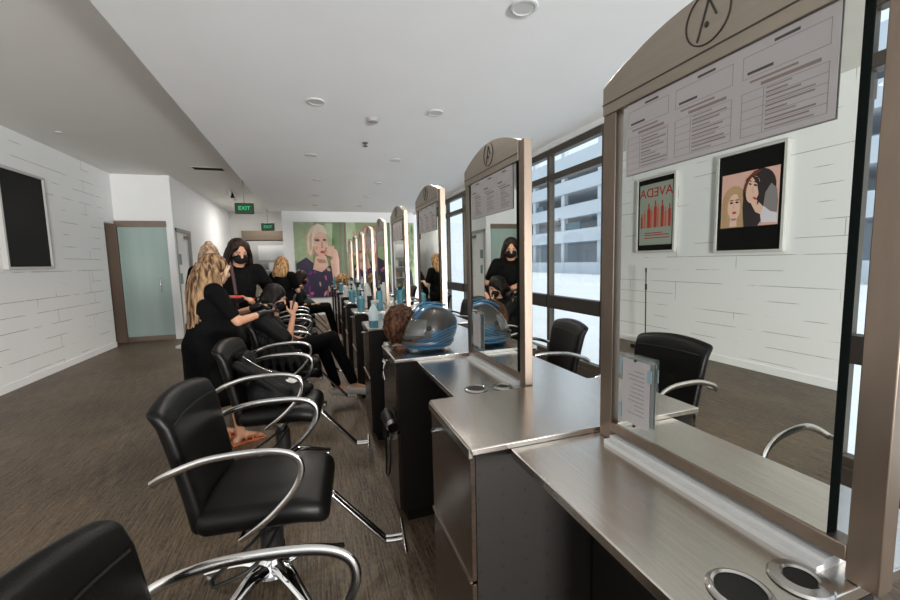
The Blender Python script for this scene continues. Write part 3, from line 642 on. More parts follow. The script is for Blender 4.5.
# ------------------------------------------------------------------ styling chairs (face +x)
def make_chair():
    t = thing('styling_chair', '', 'chair')
    def seatf(v):
        x = v.x; fr = max(0, (x-.12)/.16); z = v.z + .012*math.cos(v.y*7)*(1 if v.z > .45 else 0) - .035*fr**2
        return Vector((x, v.y*(1-.09*fr**2), z - (.02 if x < -.1 else 0)*0))
    MB().rbox((.50,.50,.105), .045, seatf, (.03,0,.450)).build('seat', 'leather', t)
    def backf(v):     # built upright, then leaned and curved
        h = (v.z-.42)/.53; w = 1.0 + .02*max(0, h) - .12*(1-h); x = v.x - .095*max(0,h)**1.25 - .0
        x += .028*(v.y/.26)**2                                   # wraps round the sitter
        if h > .86: x -= .015*(h-.86)/.14
        z = v.z + (.0 if h < .8 else -.035*(v.y/.26)**2*(h-.8)/.2)
        return Vector((x-.235, v.y*w, z))
    b = MB().rbox((.062,.50,.55), .03, backf, (0,0,.675), 8).build('backrest', 'leather', t)
    MB().tube([backf(Vector((.034, -.215+.43*k/10, .865))) for k in range(11)], .004, 6).build('stitched_seam', 'black_metal', b)
    for s in (-1, 1):
        y = s*.298
        pts = [(-.325,y*.93,.665),(-.26,y,.705),(-.14,y,.742),(0.0,y,.752),(.11,y,.745),(.175,y,.715),(.192,y,.66),(.165,y,.59),(.10,y,.515),(.03,y*.99,.455),(-.05,y*.90,.392)]
        a = MB().tube(pts, [.0145]*4+[.0145,.014,.0135,.013,.012,.011,.010], 12, smooth=6, flat=.55, up=(0,1,0)).build('armrest', 'chrome_worn', t)
        MB().tube([(-.325,y*.93,.665),(-.305,y*.80,.672)], .011).build('bracket', 'chrome', a); MB().tube([(-.05,y*.90,.392),(-.05,y*.5,.390)], .009).build('bracket', 'chrome', a)
    MB().box(-.16,.18,-.15,.15,.375,.402).build('seat_plate', 'black_metal', t, bevel=.004)
    MB().lathe([(.030,.09),(.030,.37),(.05,.375),(.05,.39)]).build('column', 'chrome', t)
    MB().lathe([(.045,.10),(.050,.12),(.050,.27),(.036,.285),(.034,.30)]).build('column_sleeve', 'black_metal', t)
    MB().tube([(.03,.05,.30),(-.06,-.10,.26),(-.17,-.20,.215),(-.175,-.225,.205),(-.15,-.235,.20),(-.02,-.20,.235),(.05,-.06,.30)], .008, 8, smooth=4).build('pump_lever', 'black_metal', t)
    hub = MB().lathe([(.001,.04),(.06,.04),(.085,.06),(.075,.10),(.05,.13),(.001,.132)], seg=28).build('base_hub', 'chrome', t)
    for k in range(5):
        a = 2*PI*k/5 + .35; c, s = math.cos(a), math.sin(a)
        prof = [(.05,.088,.048),(.12,.094,.038),(.20,.072,.029),(.28,.044,.021),(.325,.030,.020)]
        MB().tube([(r*c, r*s, z) for r, z, w in prof], [w for r, z, w in prof], 12, smooth=4, flat=.6).lathe([(.016,0),(.018,.004),(.014,.02)], (.312*c,.312*s,0), 14).build('base_leg', 'chrome', t)
    f = MB()
    for s in (-.016, .016): f.tube([(.20,s,.395),(.275,s,.375),(.30,s,.35),(.49,s,.13),(.52,s,.105),(.60,s,.103)], .0105, 10, smooth=3)
    f.tube([(.60,-.13,.103),(.60,.13,.103)], .0105, 10).box(.19,.27,-.035,.035,.375,.405)
    f.build('footrest', 'chrome_worn', t)
    return t
chair = make_chair()
cp = [(-.18,.71,-10,'nearest black styling chair, cut off by the bottom left corner'),
      (-.245,1.90,-6,'empty black styling chair in full view, second from the camera'),
      (-.27,3.02,-6,'black styling chair with a dark jacket heaped on its seat'),
      (-.25,4.10,0,'styling chair under the dark-haired client with the phone'),
      (-.27,5.15,-5,'empty styling chair just behind the client with the phone'),
      (-.27,6.20,4,'sixth styling chair in the left row, beside the far stylist'),
      (-.29,7.28,0,'styling chair under the dark-haired person before the blonde poster'),
      (-.29,8.35,0,'eighth styling chair in the left row'),
      (-.29,9.40,0,'farthest styling chair in the left row')]
for k, (x, y, r, lab) in enumerate(cp):
    c = chair if k == 0 else copy_tree(chair); c.location = (x,y,0); c.rotation_euler = (0,0,math.radians(r)); tag(c, lab, 'chair', 'left row of styling chairs')
rc = [(1.70,1.62,174,'black styling chair on the window side of the nearest mirror'),(1.66,2.80,172,'black styling chair seen between the first two mirrors, against the window'),(1.68,3.95,176,'third styling chair on the window side'),(1.68,5.0,180,'fourth styling chair on the window side'),(1.68,6.1,180,'fifth styling chair on the window side'),(1.68,7.2,180,'sixth styling chair on the window side'),(1.68,8.3,180,'farthest styling chair on the window side')]
for (x, y, r, lab) in rc:
    c = copy_tree(chair); c.location = (x,y,0); c.rotation_euler = (0,0,math.radians(r)); tag(c, lab, 'chair', 'window row of styling chairs')

# ------------------------------------------------------------------ things on the counters
# motorcycle helmet, face towards -x and slightly to the camera
def helmet():
    t = thing('motorcycle_helmet', 'matte black full-face helmet with bright blue stripes on a steel cabinet top', 'helmet', (.632,2.24,.936), math.radians(10))
    t.scale = (1.0,1.0,.99)
    # local: front = -x
    seg, rings = 110, 72; vs = []; info = []
    def shape(a, b):   # a: 0 top..pi bottom, b: angle, 0 = back(+x)
        x = math.sin(a)*math.cos(b); y = math.sin(a)*math.sin(b); z = math.cos(a)
        X = x*(.166 if x > 0 else .160); Y = y*.120; Z = z*.134
        if x < 0 and z > -.2: X *= 1-.30*(z+.2)
        if z < -.15 and x < 0: X *= 1 + .34*min(1, (-z-.15)/.4)*(-x)       # chin bar
        if z < -.5: f = (-z-.5)/.5; X *= 1+.55*f; Y *= 1+.50*f; Z = -.5*.142-(Z+.5*.142)*-1*.75 if False else Z*(1-.10*f)
        if x > .3 and z > -.2: X += .018*(x-.3)*max(0, 1-abs(z-.35)*2)      # rear spoiler
        return Vector((X, Y, Z+.128)), (x,y,z)
    shell = MB(); 
    for i in range(rings+1):
        for k in range(seg):
            p, q_ = shape(PI*.82*i/rings+.0001, 2*PI*k/seg); vs.append(p); info.append(q_)
    def kind(q_):
        x, y, z = q_
        if x < -.45 and -.25 < z < .46 : return 'visor'
        ay = abs(y)
        if z < -.80: return 'blue'
        if x < -.30 and z < -.28:
            return 'blue' if (ay < .30 and z < -.62) or z < -.72 or (x > -.62 and ((z-.5*x)*8.) % 1. < .35) else 'matte_black'
        if x >= -.30 and -.80 <= z < .16*x+.02:
            if x > .80: return 'blue'
            return 'blue' if ((z-.42*x+.25*x*x)*7.5) % 1. < .5 else 'matte_black'
        if z > .50 and .10 < ay < .36 and x < .65: return 'blue'
        if x > .80 and z < .55 and ay > .1: return 'blue'
        return 'matte_black'
    for i in range(rings):
        for k in range(seg):
            a_, b_, c_, d_ = i*seg+k, i*seg+(k+1)%seg, (i+1)*seg+(k+1)%seg, (i+1)*seg+k
            mq = [sum(info[j][m_] for j in (a_,b_,c_,d_))/4 for m_ in range(3)]
            kd = kind(mq); shell.use('matte_black' if kd == 'visor' else kd); shell.f.append((a_,b_,c_,d_)); shell.mi.append(shell.cur)
    shell.v = [tuple(v) for v in vs]; shell.f.append(tuple(range(seg))); shell.mi.append(0)
    sh = shell.build('shell', None, t)
    vz = MB(); vv = []; na, nb = 14, 28
    for i in range(na+1):
        for k in range(nb+1):
            a_ = math.radians(62+40*i/na); b_ = math.radians(180-60+120*k/nb); p, _ = shape(a_, b_); c0 = Vector((0,0,.128)); vv.append(c0+(p-c0)*1.025)
    vz.raw(vv, [(i*(nb+1)+k, i*(nb+1)+k+1, (i+1)*(nb+1)+k+1, (i+1)*(nb+1)+k) for i in range(na) for k in range(nb)])
    v = vz.build('visor', 'visor', t); so = v.modifiers.new('s', 'SOLIDIFY'); so.thickness = .004
    for s_ in (-1, 1):
        p, _ = shape(math.radians(84), math.radians(180-s_*66)); MB().ball(p, (.015,.006,.015), 16, 10).build('visor_hinge', 'black_plastic', v)
    vent = MB()
    for s_ in (-1,1): vent.tube([Vector((x_, s_*(.028+.012*i), z_)) for i, (x_, z_) in enumerate([(-.10,.232),(-.05,.262),(.01,.273),(.07,.262)])], .009, 8, smooth=4, flat=.6)
    vent.build('top_vent', 'blue', t)
    ch = MB().tube([shape(math.radians(112), math.radians(180+a_))[0]+Vector((-.003,0,0)) for a_ in range(-34,35,4)], .006, 8).build('chin_vent', 'black_plastic', t)
    MB().tube([shape(math.radians(147), math.radians(a_))[0] for a_ in range(0,360,10)], .007, 8, closed=True).build('base_trim', 'blue', t)
helmet()
# mannequin heads with hair, seen from behind
def curly(name, loc, label, m, rx=.105, rz=.125, skinm='skin_pale', long=False, dz=0.):
    t = thing(name, label, 'mannequin head', loc)
    b = MB().ball((0,0,.17),(.075,.085,.10)).cap((0,0,.02),(0,0,.12),.045,.045).ball((.07,0,.155),(.02,.015,.02)); b.lathe([(.07,.0),(.065,.03),(.045,.05)])
    b.v = [(x,y,max(.001, z-dz)) for x,y,z in b.v]; blob('bust', b, skinm, .008, 3, t)
    h = MB().ball((-.01,0,.185),(rx*.9,rx*.95,rz*.9)); rr = random.Random(11)
    for k in range(150):
        a_ = math.acos(1-2*(k+.5)/150); b_ = k*2.39996; x, y, z_ = math.sin(a_)*math.cos(b_), math.sin(a_)*math.sin(b_), math.cos(a_)
        if x > .62 and -.5 < z_ < .25: continue
        h.ball((-.01+x*rx*(.92+.10*rr.random()), y*rx*(.95+.1*rr.random()), .185+z_*rz*(.94+.08*rr.random())), .016+.008*rr.random(), 8, 6)
    if long:
        for k in range(40):
            b_ = PI*.35+PI*1.3*k/40; 
            h.tube([(-.01+.09*math.cos(b_), .09*math.sin(b_), .14), (-.01+.11*math.cos(b_)+.01*rr.random(), .115*math.sin(b_), .07), (-.01+.10*math.cos(b_), .10*math.sin(b_), .01+.03*rr.random())], [.018,.017,.010], 8, smooth=3)
    h.v = [(x,y,max(.002, z-dz)) for x,y,z in h.v]; blob('hair', h, m, .006, 1, t)
curly('mannequin_head', (.50,2.41,.936), 'bushy brown-haired mannequin head seen from behind, next to the helmet', 'hair_brown', .094, .112, 'skin', False, .055)
curly('mannequin_head', (.52,7.74,.936), 'blonde curly mannequin head on a far cabinet, before the ginger poster', 'hair_gold', .12, .13, 'skin_pale', True)
t = thing('ring_clips', 'small stack of chrome clips at the foot of the brown mannequin head', 'clips', (.425,2.45,.936))
for k in range(3): MB().tube([(.035*math.cos(q_), .022*math.sin(q_), .005+.006*k) for q_ in [2*PI*j/16 for j in range(16)]], .0028, 6, closed=True).build('clip', 'chrome', t)
# bottles
def bottle(x, y, kind, label, z=.936, s=1.):
    t = thing({'spray':'spray_bottle','pump':'pump_bottle','jar':'product_jar','tube':'product_bottle'}[kind], label, {'jar':'jar'}.get(kind, 'bottle'), (x,y,z), random.Random(x*y).uniform(0,6), 'bottles and jars on the far cabinets' if y > 3.6 else None)
    if kind == 'spray':
        MB().lathe([(.001,0),(.036*s,0),(.038*s,.006),(.038*s,.055),(.001,.055)]).build('liquid', 'liquid_blue', t)
        MB().lathe([(.038*s,.055),(.037*s,.12),(.030*s,.15),(.014*s,.175),(.013*s,.19),(.001,.19)]).build('body', 'bottle_clear', t)
        MB().box(-.014,.05,-.011,.011,.19,.215).tube([(.02,0,.19),(.03,0,.175),(.024,0,.155)],.005).build('trigger', 'plastic_white', t, bevel=.004)
    elif kind == 'pump':
        MB().lathe([(.001,0),(.035*s,0),(.036*s,.13*s),(.02,.15*s),(.012,.155*s)]).build('body', 'liquid_blue' if int(y*10)%2 else 'plastic_white', t)
        MB().lathe([(.012,.155*s),(.012,.175*s),(.004,.178*s),(.004,.20*s)]).box(-.006,.04,-.006,.006,.195*s,.205*s).build('pump', 'black_plastic', t)
    elif kind == 'jar':
        MB().lathe([(.001,0),(.04,0),(.042,.05),(.04,.055)]).build('body', 'bottle_clear', t)
        MB().lathe([(.043,.05),(.043,.07),(.001,.072)]).build('lid', 'black_plastic' if int(y*7)%2 else 'liquid_blue', t)
    else:
        MB().lathe([(.001,0),(.028*s,0),(.030*s,.15*s),(.026*s,.16*s)]).build('body', ['plastic_white','liquid_blue','black_plastic'][int(y*13)%3], t)
        MB().lathe([(.018*s,.16*s),(.018*s,.19*s),(.001,.191*s)]).build('cap', 'plastic_white' if int(y*5)%2 else 'black_plastic', t)
bottle(.435, 3.20, 'spray', 'translucent spray bottle with blue liquid left of the brown mannequin head', s=1.)
t = thing('hair_clip_tray', 'small white tray with red clips beyond the spray bottle', 'tray', (.50,4.38,.936)); MB().box(-.07,.07,-.10,.10,0,.012).build('tray', 'plastic_white', t, bevel=.004)
rr = random.Random(9)
for k in range(5): MB().box(-.008,.008,-.035,.035,.012,.024, Matrix.Translation((-.04+.02*k,.03*math.sin(k*2),0)) @ Matrix.Rotation(k*.7,4,'Z')).build('red_clip', 'red', t)
for i in range(3, 9):
    y0_ = PT*i+.99
    items = [('pump',.46,.06,1.1,'pump bottle at the aisle-side corner'),('tube',.56,.10,1.,'slim bottle in the middle'),('jar',.50,.24,1.,'lidded jar'),('tube',.68,.22,1.25,'tall bottle near the mirror'),('spray',.60,.32,1.,'spray bottle at the back')]
    if i in (3,): items = [q_ for q_ in items if q_[0] != 'jar'][:3]
    if i in (6,): items = items[:1]+items[3:4]
    for (kd, x, dy, s_, lab) in items: bottle(x, y0_+dy, kd, lab+' of the %s cabinet from the camera' % ORD[i], s=s_)
# blue dish behind helmet on window side
t = thing('cleaning_bottle', 'white bottle with a dark blue label behind the helmet on the window side', 'bottle', (1.02,3.30,.936)); MB().lathe([(.001,0),(.05,0),(.05,.16),(.018,.24),(.016,.27),(.001,.27)]).build('body', 'plastic_white', t); MB().lathe([(.0505,.02),(.0515,.03),(.0515,.10),(.0505,.11)]).build('label_band', 'blue', t)
# hanging dryer beside the helmet cabinet and a cord loop
t = thing('hair_dryer', 'dark hair dryer with chrome nozzle hooked on the front of the helmet cabinet, cord looped', 'hair dryer', (.345,2.14,.60))
MB().tube([(0,.02,0),(0,-.12,.0)], [.036,.030], 16).ball((0,.02,0),.036).build('barrel', 'black_plastic', t)
MB().tube([(0,-.12,0),(0,-.16,0)], [.031,.027], 16).build('nozzle', 'chrome', t)
MB().tube([(0,0,0),(-.01,.02,-.12)], [.018,.016], 12).build('handle', 'black_plastic', t)
MB().tube([(-.01,.02,-.12),(-.01,.03,-.25),(-.02,-.02,-.32),(-.01,-.08,-.26),(0,-.07,-.10),(.02,-.04,-.02),(.03,0,.05)], .006, 8, smooth=6).build('cord', 'black_plastic', t)
t = thing('scissors', 'small metal scissors hooked on the cabinet front below the mannequin head', 'scissors', (.365,2.31,.86))
MB().tube([(0,0,0),(-.012,-.03,-.05),(-.01,-.07,-.08)], .004, 6).tube([(0,-.04,0),(-.012,-.02,-.05),(-.01,.01,-.09)], .004, 6).build('blades', 'chrome', t)
for s_ in (0,-.04): MB().tube([(-.002, s_+.014*math.cos(q_), .012+.014*math.sin(q_)) for q_ in [2*PI*j/12 for j in range(12)]], .003, 6, closed=True).build('finger_ring', 'chrome', t)

# thin pole by the left wall, seen only in the first mirror
t = thing('long_handled_dustpan', 'thin dark upright pole by the board wall, seen in the nearest mirror', 'pole', (-3.30,4.90,0))
MB().tube([(0,0,.04),(.0,.02,1.24)], .009, 10).build('handle', 'pole', t); MB().tube([(.0,.012,.93),(.0,.014,1.02)], .016, 10).tube([(0,.02,1.2),(0,.021,1.27)],.013,10).build('grip', 'cloth_wine', t)
MB().box(-.13,.13,-.05,.17,0,.01).box(-.13,.13,-.05,-.035,.01,.09).box(-.13,-.12,-.05,.17,.01,.06).box(.12,.13,-.05,.17,.01,.06).build('pan', 'black_plastic', t)
# loose paper bundle on the floor near the glass door
tag(MB().rbox((.42,.34,.05), .02, lambda v: Vector((v.x+.03*math.sin(v.y*9), v.y, v.z+.01*math.sin(v.x*14))), (0,0,.035)).build('folded_towel', 'towel', loc=(-2.15,8.35,0)), 'folded white towel on the floor behind the blonde woman', 'towel')

# ------------------------------------------------------------------ people
def head_prims(b, c, face, tilt=0., s=1.):
    """c: centre of skull; face: unit horizontal direction"""
    c = Vector(c); f = Vector(face).normalized(); r = f.cross(Vector((0,0,1))).normalized(); u = r.cross(f)
    def p(a, l, h): return c + f*a*s + r*l*s + u*h*s
    mt = Matrix((f, r, u)).transposed().to_4x4()
    b.ball(p(-.012,0,.018), (.096*s,.076*s,.092*s), 20, 14, mt)
    b.ball(p(.028,0,-.035), (.066*s,.058*s,.078*s), 18, 12, mt)
    b.ball(p(.062,0,-.082), (.026*s,.028*s,.022*s), 12, 8, mt)                 # chin
    b.tube([p(.085,0,.012), p(.104,0,-.022), p(.090,0,-.036)], [.008*s,.013*s,.009*s], 8)   # nose
    b.ball(p(.086,0,-.055), (.010*s,.022*s,.006*s), 10, 6, mt).ball(p(.084,0,-.064), (.010*s,.019*s,.006*s), 10, 6, mt)   # lips
    for e in (-1, 1):
        b.ball(p(-.004,e*.076,-.008), (.016*s,.008*s,.028*s), 10, 8, mt)       # ears
        b.ball(p(.066,e*.040,-.030), (.022*s,.020*s,.018*s), 10, 8, mt)        # cheeks
        b.ball(p(.078,e*.030,.024), (.014*s,.020*s,.007*s), 10, 6, mt)         # brow
    return p, mt
def eyes(p, mt, t, brow='hair_dark'):
    for e in (-1, 1):
        MB().use('eye_white').ball(p(.079,e*.031,.004), (.010,.014,.0075), 12, 8, mt).use('a_eye').ball(p(.086,e*.031,.003), (.005,.007,.007), 10, 8, mt).build('eye', None, t)
        MB().tube([p(.090,e*.014,.026), p(.090,e*.032,.033), p(.078,e*.050,.028)], .004, 6, smooth=3, flat=.6).build('eyebrow', brow, t)
def hand(b, w, d, pn, s=1., curl=.6, side=1):
    """wrist w, direction d, palm normal pn"""
    w = Vector(w); d = Vector(d).normalized(); n = Vector(pn); n = (n-d*n.dot(d)).normalized(); r = d.cross(n)*side
    for k in range(4): b.cap(w+d*.01, w+d*.080+r*(.027-.018*k), .016, .0125, 8)
    for k, L_ in enumerate((.068,.076,.070,.054)):
        a = w+d*.082+r*(.030-.020*k); e1 = a+(d*math.cos(curl*.5)+n*math.sin(curl*.5))*L_*.5; e2 = e1+(d*math.cos(curl*1.3)+n*math.sin(curl*1.3))*L_*.32; e3 = e2+(d*math.cos(curl*2.1)+n*math.sin(curl*2.1))*L_*.25
        b.cap(a, e1, .0098, .009, 8).cap(e1, e2, .009, .0082, 8).cap(e2, e3, .0082, .007, 8)
    a = w+d*.022+r*.026; e1 = a+d*.028+r*.028+n*.012; e2 = e1+d*.030+r*.006+n*.018
    b.cap(a, e1, .0135, .011, 8).cap(e1, e2, .011, .0085, 8)
def V(*a): return Vector(a)

# P1 - blonde woman, back to the camera, facing the client
def person_blonde():
    o = V(-.78,3.60,0); t = thing('person', 'woman with long balayage hair, black dress and gloves, standing with her back to us', 'person', o)
    f = V(.93,.36,0).normalized(); r = f.cross(V(0,0,1)); U = V(0,0,1)
    P_ = lambda a, l, h: f*a + r*l + U*h*.965
    b = MB()
    hp, mt = head_prims(b, P_(.05,0,1.475), f*1.+V(0,0,-.30), s=1.)
    b.cap(P_(.0,0,1.30), P_(.03,0,1.42), .055, .05)
    sh = {s: P_(0,s*.165,1.305) for s in (-1,1)}
    b.ball(P_(0,0,1.16),(.12,.15,.20)).ball(P_(0,0,.93),(.13,.155,.17)).cap(sh[-1], sh[1], .055, .055)
    el = {1: P_(.13,.245,1.06), -1: P_(.14,-.20,1.05)}; wr = {1: P_(.34,.17,1.10), -1: P_(.37,-.06,1.14)}
    for s in (-1,1):
        b.cap(sh[s], el[s], .048, .038).cap(el[s], wr[s], .036, .024)
        hand(b, wr[s], (f*.9+U*.1+r*(-.3*s)), -U, curl=.9, side=s)
        hip = P_(-.01,s*.085,.90); kn = P_(.03,s*.10,.50); an = P_(-.01,s*.10,.09)
        if s > 0: kn = P_(.09,s*.10,.50); an = P_(.12,s*.10,.08)
        b.cap(hip, kn, .085, .055).cap(kn, an, .052, .034).cap(an, an+f*.13-U*.045, .033, .024).ball(an-f*.03-U*.045, (.034,.034,.034))
        ft = an+f*.13-U*.045
        for q_ in range(5): b.cap(ft+r*(-.024+.012*q_), ft+f*.035+r*(-.026+.013*q_)-U*.004, .010, .008, 8)
        sd = MB().rbox((.255,.088,.016), .007, lambda v, an=an: P_(0,0,0)+V(0,0,0)+f*(an.dot(f)+.055+v.x)+r*(an.dot(r)+v.y)+U*(v.z), (0,0,.010)).build('sandal_sole', 'sandal', t)
        st = MB()
        for dx in (.03,.08,.12): st.tube([an+f*dx+r*(.042*math.cos(q_))+U*(-an.z+.015+.060*math.sin(q_)*(1.1-dx*3)) for q_ in [PI*j/10 for j in range(11)]], .007, 6, flat=.5)
        st.build('sandal_strap', 'sandal', t)
    blob('body', b, 'skin', .009, 2, t)
    c = MB()
    c.cap(sh[-1], sh[1], .068, .068).ball(P_(0,0,1.17),(.145,.175,.20)).ball(P_(-.01,0,.98),(.155,.18,.18)).tube([P_(-.01,0,1.0),P_(-.02,0,.85),P_(-.01,0,.60),P_(0,0,.38)], [.17,.205,.215,.225], 20).ball(P_(-.03,0,.86),(.20,.215,.17))
    for s in (-1,1): c.cap(sh[s], sh[s]+(el[s]-sh[s])*.78, .060, .050)
    blob('dress', c, 'cloth_black', .012, 4, t)
    g = MB()
    for s in (-1,1): g.cap(wr[s]-(wr[s]-el[s])*.15, wr[s], .029, .027); gg = MB()
    for s in (-1,1):
        gl_ = MB(); hand(gl_, wr[s], (f*.9+U*.1+r*(-.3*s)), -U, curl=.9, side=s)
        gl_.cap(wr[s]-(wr[s]-el[s])*.22, wr[s], .031, .029)
        gl_.v = [tuple(wr[s]+(Vector(v)-wr[s])*1.03) for v in gl_.v]; blob('glove', gl_, 'glove', .006, 1, t)
    h = MB(); rr = random.Random(5)
    h.ball(hp(-.028,0,.03), (.103,.095,.095), 16, 12)
    h.ball(hp(-.05,0,-.06), (.075,.088,.09), 14, 10)
    for k in range(120):
        a_ = PI*(.30+1.40*(k%60)/59); x, y = math.cos(a_), math.sin(a_)     # a_=0 is the face
        lay = k//60; L_ = rr.uniform(.46,.62)*(1 if abs(a_-PI) < 1.4 else .8); ph = rr.uniform(0,.9)+(a_*1.3); wv = rr.uniform(.006,.014)
        pts = []; jr = rr.uniform(.94,1.06)
        for j in range(9):
            q_ = j/8; R_ = (.050+.032*min(1,q_*4)+.020*lay+.028*min(1,q_*1.6))*jr*(1-.12*q_)
            pts.append(P_(.02+x*R_*1.05-.045*q_-.02, y*R_*1.1, 1.535-q_*L_)+r*wv*math.sin(ph+q_*11)*min(1,q_*2)+f*wv*math.cos(ph+q_*11)*min(1,q_*2))
        h.tube(pts, [.010,.013,.014,.014,.014,.013,.012,.009,.004], 7, smooth=2)
    blob('hair', h, 'hair_blonde', .0055, 2, t)
    fr = MB()
    for s in (-1,1):
        for k in range(2):
            fr.tube([hp(.05+.01*k,s*(.072+.006*k),.05-.09*j)+r*(s*.010*math.sin(j*1.9+k))+f*(.012*math.cos(j*1.7)) for j in range(6+k)], [.010,.011,.010,.009,.008,.006]+[.004]*k, 7, smooth=4)
    fr.build('face_framing_strands', 'hair_light', t)
    for e in (1,): pass
    eyes(hp, mt, t)
person_blonde()

# generic standing stylist
def stylist():
    o = V(-.70,4.42,0); t = thing('person', 'dark-haired stylist in black T-shirt and black face mask, leaning over the client', 'person', o)
    f = V(.42,-.90,0).normalized(); r = f.cross(V(0,0,1)); U = V(0,0,1); P_ = lambda a, l, h: f*a + r*l + U*h
    b = MB(); hp, mt = head_prims(b, P_(.06,0,1.585), f*1.+V(0,0,-.42)); b.cap(P_(0,0,1.40), P_(.04,0,1.52), .055, .052)
    sh = {s: P_(0,s*.175,1.40) for s in (-1,1)}; b.cap(sh[-1], sh[1], .055, .055).ball(P_(0,0,1.24),(.13,.16,.20)).ball(P_(-.01,0,1.0),(.135,.16,.18))
    # viewer's right arm is r = -side
    el = {-1: P_(.05,-.29,1.16), 1: P_(.06,.24,1.14)}; wr = {-1: P_(.20,-.20,1.14), 1: P_(.26,.06,1.15)}
    for s in (-1,1):
        b.cap(sh[s], el[s], .050, .040).cap(el[s], wr[s], .038, .026); hand(b, wr[s], (f*.8+r*(-.4*s)-U*.1), -U, curl=.8, side=s)
        hip = P_(-.02,s*.09,.98); kn = P_(.01,s*.10,.52); an = P_(-.02,s*.10,.09); b.cap(hip, kn, .09, .058).cap(kn, an, .055, .036).cap(an, an+f*.14-U*.05, .034, .026)
        MB().rbox((.26,.095,.08), .035, lambda v, an=an: f*(an.dot(f)+.06+v.x)+r*(an.dot(r)+v.y)+U*v.z, (0,0,.041)).build('shoe', 'black_plastic', t)
    blob('body', b, 'skin', .009, 2, t)
    c = MB().cap(sh[-1], sh[1], .069, .069).ball(P_(0,0,1.25),(.155,.185,.20)).ball(P_(0,0,1.08),(.155,.18,.17))
    for s in (-1,1): c.cap(sh[s], sh[s]+(el[s]-sh[s])*.70, .070, .064)
    blob('t_shirt', c, 'cloth_black', .012, 4, t)
    a = MB().tube([P_(0,0,1.02),P_(0,0,.9),P_(0,0,.62)], [.165,.19,.20], 20)
    for s in (-1,1): a.cap(P_(-.02,s*.09,.96), P_(.0,s*.10,.52), .10, .075).cap(P_(0,s*.10,.52), P_(-.02,s*.10,.12), .075, .055)
    blob('trousers', a, 'cloth_gloss', .012, 4, t)
    MB().tube([P_(.115,.10,1.47),P_(.165,.10,1.38),P_(.180,.09,1.22),P_(.18,.08,1.05)], .014, 8, smooth=4, flat=.4).build('apron_strap', 'cloth_wine', t)
    mk = MB().ball(hp(.058,0,-.048), (.054,.066,.055), 18, 12, mt); blob('face_mask', mk, 'mask', .007, 2, t)
    eyes(hp, mt, t, 'hair_dark')
    h = MB(); h.ball(hp(-.030,0,.032), (.104,.096,.096), 16, 12, mt).ball(hp(.0,-.045,.055),(.075,.05,.055),12,8,mt).ball(hp(.0,.045,.055),(.075,.05,.055),12,8,mt); rr = random.Random(7)
    for s in (-1,1):
        for k in range(9):
            x = -.055+.0125*k; h.tube([hp(x*.8,s*.060,.07), hp(x,s*.088,.0), hp(x-.01,s*.105,-.10), hp(x-.02,s*(.105+.02*rr.random()),-.20), hp(x-.03,s*.085,-.27)], [.016,.019,.021,.019,.008], 8, smooth=3)
    h.ball(hp(-.07,0,-.08),(.06,.085,.12),12,8)
    blob('hair', h, 'hair_dark', .0075, 2, t)
    # things she holds
    w = wr[1]+o
    bt = thing('tint_bowl', 'small bowl of bright red hair dye held by the stylist', 'bowl', w+V(-.02,-.14,-.035))
    MB().lathe([(.03,0),(.05,.02),(.06,.05),(.056,.05),(.045,.022),(.001,.01)]).build('bowl', 'black_plastic', bt); MB().lathe([(.001,.04),(.054,.042),(.05,.056),(.02,.064)]).build('dye', 'red', bt)
    w2 = wr[-1]+o
    br = thing('tint_brush', 'slim dark tint brush pointing at the client’s hair', 'brush', w2+V(.0,-.08,.02)); MB().tube([(.10,-.02,.03),(-.10,-.08,-.02)], .006, 8).build('handle', 'black_plastic', br); MB().tube([(-.10,-.08,-.02),(-.135,-.09,-.03)], [.010,.014], 8, flat=.4).build('bristles', 'red', br)
stylist()

